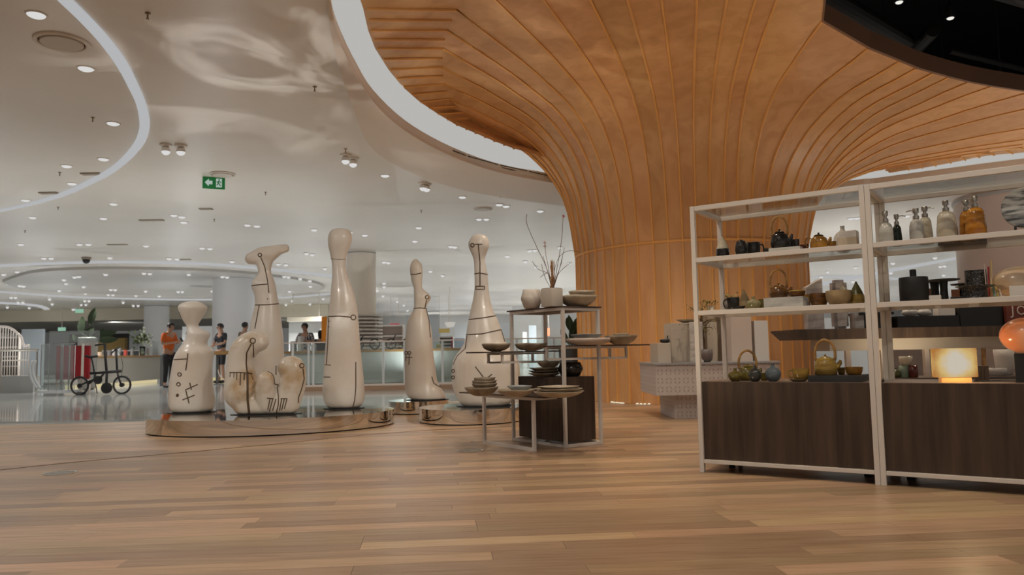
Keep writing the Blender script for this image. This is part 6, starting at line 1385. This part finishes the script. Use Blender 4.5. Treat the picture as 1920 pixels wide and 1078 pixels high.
def person(label, loc, H, face, shirt, trous, armR, armL, short=False, bow=0.0, hair='short', shorts=False, phone=None):
    """local frame: faces -y, height 1.75 scaled. armR/armL: (elbow, wrist) points"""
    t = thing('person', label, 'person', loc, face); t.scale = (H / 1.75,) * 3
    pel = (0, 0, .94); wai = (0, .0, 1.1); che = (0, -.01, 1.32); nk = (0, .0, 1.47); hb = (0, -.02 - bow * .5, 1.53); hd = (0, -.035 - bow, 1.62 - bow * .3); ht = (0, -.03 - bow, 1.69 - bow * .3)
    ch = [[(pel, (.14, .1)), (wai, (.125, .095)), (che, (.15, .1)), (nk, .055), (hb, .058), (hd, (.078, .092)), (ht, (.06, .07))]]
    shs = []
    for s, arm in ((1, armR), (-1, armL)):
        sh = (s * .18, 0, 1.42); el, wr = arm; dv = (Vector(wr) - Vector(el)).normalized(); hnd = Vector(wr) + dv * .07
        ch.append([(che, (.15, .1)), (sh, .058), (el, .042), (wr, .028), (tuple(hnd), (.036, .018))])
        side = dv.cross(Vector((0, 0, 1))).normalized() if abs(dv.z) < .9 else Vector((1, 0, 0)); dn = dv.cross(side)
        for k, (o_, l_) in enumerate(((-.028, .06), (-.009, .075), (.01, .072), (.028, .058))):
            b_ = hnd + side * o_ + dv * .02; m_ = b_ + dv * l_ * .5 + dn * .008; ch.append([(tuple(hnd), (.036, .018)), (tuple(b_), .0095), (tuple(m_), .0085), (tuple(m_ + dv * l_ * .35 + dn * .02), .0075)])
        tb0 = Vector(wr) + dv * .035; ch.append([(wr, .028), (tuple(tb0 + side * .035 * s), .011), (tuple(tb0 + side * .05 * s + dv * .04), .009)])
        shs.append([(che, (.165, .115)), (sh, .068), (tuple(Vector(sh) + (Vector(el) - Vector(sh)) * (.85 if not short else .8)), .056)])
        hp = (s * .095, 0, .88); kn = (s * .1, -.02, .5); an = (s * .1, .02, .09)
        ch.append([(pel, (.14, .1)), (hp, .085), (kn, .056), (an, .038), ((s * .105, -.08, .04), .035), ((s * .108, -.16, .03), .028)])
    obj_b = skin_mesh('body', ch, M_skin, t)
    skin_mesh('shirt', [[((0, 0, .9), (.155, .118)), (wai, (.15, .115)), (che, (.165, .115)), ((0, 0, 1.44), (.075, .07))]] + shs, shirt, t)
    leg = []
    for s in (1, -1):
        kn = (s * .1, -.02, .5); leg.append([((0, 0, .96), (.148, .108)), (((s * .095, 0, .86)), .094), (kn, .068)] + ([] if shorts else [((s * .1, .02, .12), .052)]))
        b = bmesh.new(); ball(b, (s * .108, -.06, .045), .055, (.95, 2.3, .8), 14, 8); obj('shoe', b, M_black, t, True)
        for v in []: pass
    skin_mesh('trousers', leg, trous, t)
    b = bmesh.new(); c = Vector(hd) + Vector((0, .012, .045)); ball(b, c, .1, (.92, 1.08, .92), 20, 14)
    for v in b.verts:
        if v.co.y < c.y - .04 and v.co.z < c.z + .03: v.co.y = c.y - .04
        v.co += Vector((math.sin(v.co.x * 160), math.cos(v.co.z * 190), math.sin(v.co.y * 150))) * .003
    if hair == 'long':
        for v in b.verts:
            if v.co.z < c.z: v.co.z = c.z + (v.co.z - c.z) * 3.2; v.co.y = max(v.co.y, c.y - .01)
    obj('hair', b, M_hair, t, True)
    b = bmesh.new(); f = Vector(hd); 
    tube(b, [f + Vector((0, -.075, .02)), f + Vector((0, -.105, -.012)), f + Vector((0, -.085, -.02))], [.008, .013, .01], 8); obj('nose', b, M_skin, t, True)
    for s in (1, -1):
        b = bmesh.new(); ball(b, f + Vector((s * .03, -.082, .02)), .009, (1.3, .6, .7), 8, 6); obj('eye', b, M_black, t); b = bmesh.new(); ball(b, f + Vector((s * .084, .01, 0)), .022, (.4, .8, 1.3), 8, 6); obj('ear', b, M_skin, t, True)
    b = bmesh.new(); ball(b, f + Vector((0, -.078, -.048)), .02, (1.2, .5, .35), 10, 6); obj('mouth', b, mat('lips', (.28, .1, .08), .5), t, True)
    return t
def rel(p): return p
M_tr = mat('trouser_black', (.012, .012, .014), .8)
fo_ = zp(315, 727, 0); Ht = dp(316, 604, fo_.y).z
t = person('man in orange t-shirt and black trousers looking at his phone, side on', (fo_.x, fo_.y, 0), Ht, math.radians(68), mat('orange_cloth', (.62, .12, .015), .8, var=.2, scale=12), M_tr, ((.24, -.04, 1.16), (.12, -.26, 1.24)), ((-.24, -.02, 1.16), (-.1, -.3, 1.2)), bow=.04)
ph = tag(obj('phone', box((0, 0, 0), (.075, .012, .15), 0, .003), M_black), 'dark phone held by the man in orange', 'phone')
ph.matrix_world = Matrix.Translation(Vector((fo_.x, fo_.y, 0))) @ Matrix.Rotation(math.radians(68), 4, 'Z') @ Matrix.Translation(Vector((.03, -.415, 1.27)) * (Ht / 1.75)) @ Matrix.Rotation(math.radians(-35), 4, 'X')
fb = Vector((dp(415, 650, 24.6).x, 24.6, 0)); Hb = dp(415, 606, 24.6).z
person('man in black short sleeved shirt and shorts standing behind the bar table', fb, Hb, math.radians(-35), mat('shirt_navy', (.022, .024, .032), .8, var=.3), M_tr, ((.27, -.06, 1.17), (.06, -.24, 1.12)), ((-.27, -.06, 1.17), (-.02, -.26, 1.1)), bow=.02, shorts=True)
f3 = Vector((dp(458, 650, 26).x, 26, 0)); person('man in olive shirt seen from behind, half hidden by the foot sculpture', f3, dp(458, 604, 26).z, math.radians(150), mat('shirt_olive', (.1, .09, .06), .8), M_tr, ((.25, -.04, 1.16), (.2, -.2, 1.05)), ((-.25, -.04, 1.16), (-.2, -.2, 1.05)))
f4 = Vector((dp(573, 650, 21.3).x, 21.3, 0)); person('man in patterned shirt working behind the service counter', f4, dp(573, 605, 21.3).z, math.radians(-10), mat('shirt_pattern', (.45, .42, .42), .8, col2=(.03, .03, .05), scale=26, contrast=(.48, .52)), M_tr, ((.26, -.06, 1.18), (.08, -.26, 1.26)), ((-.26, -.06, 1.18), (-.08, -.24, 1.2)), bow=.03)
f5 = Vector((dp(601, 650, 21.6).x, 21.6, 0)); person('long haired person in black behind the service counter, beside the man in patterned shirt', f5, dp(601, 619, 21.6).z, math.radians(160), mat('shirt_black', (.02, .02, .02), .8), M_tr, ((.25, -.04, 1.16), (.2, -.2, 1.05)), ((-.25, -.04, 1.16), (-.2, -.2, 1.05)), hair='long')
f6 = Vector((dp(826, 650, 33).x, 33, 0)); person('person in dark clothes with yellow backpack far back beside the slatted rack', f6, dp(826, 648, 33).z, math.radians(170), mat('shirt_black', None), M_tr, ((.25, -.04, 1.16), (.2, -.2, 1.05)), ((-.25, -.04, 1.16), (-.2, -.2, 1.05)))
o = tag(obj('backpack', box((0, 0, 0), (.3, .2, .42), 0, .06), mat('bag_yellow', (.32, .28, .12), .7)), 'yellowish backpack worn by the person beside the slatted rack', 'backpack'); o.location = f6 + Vector((0, -.26, 1.0));
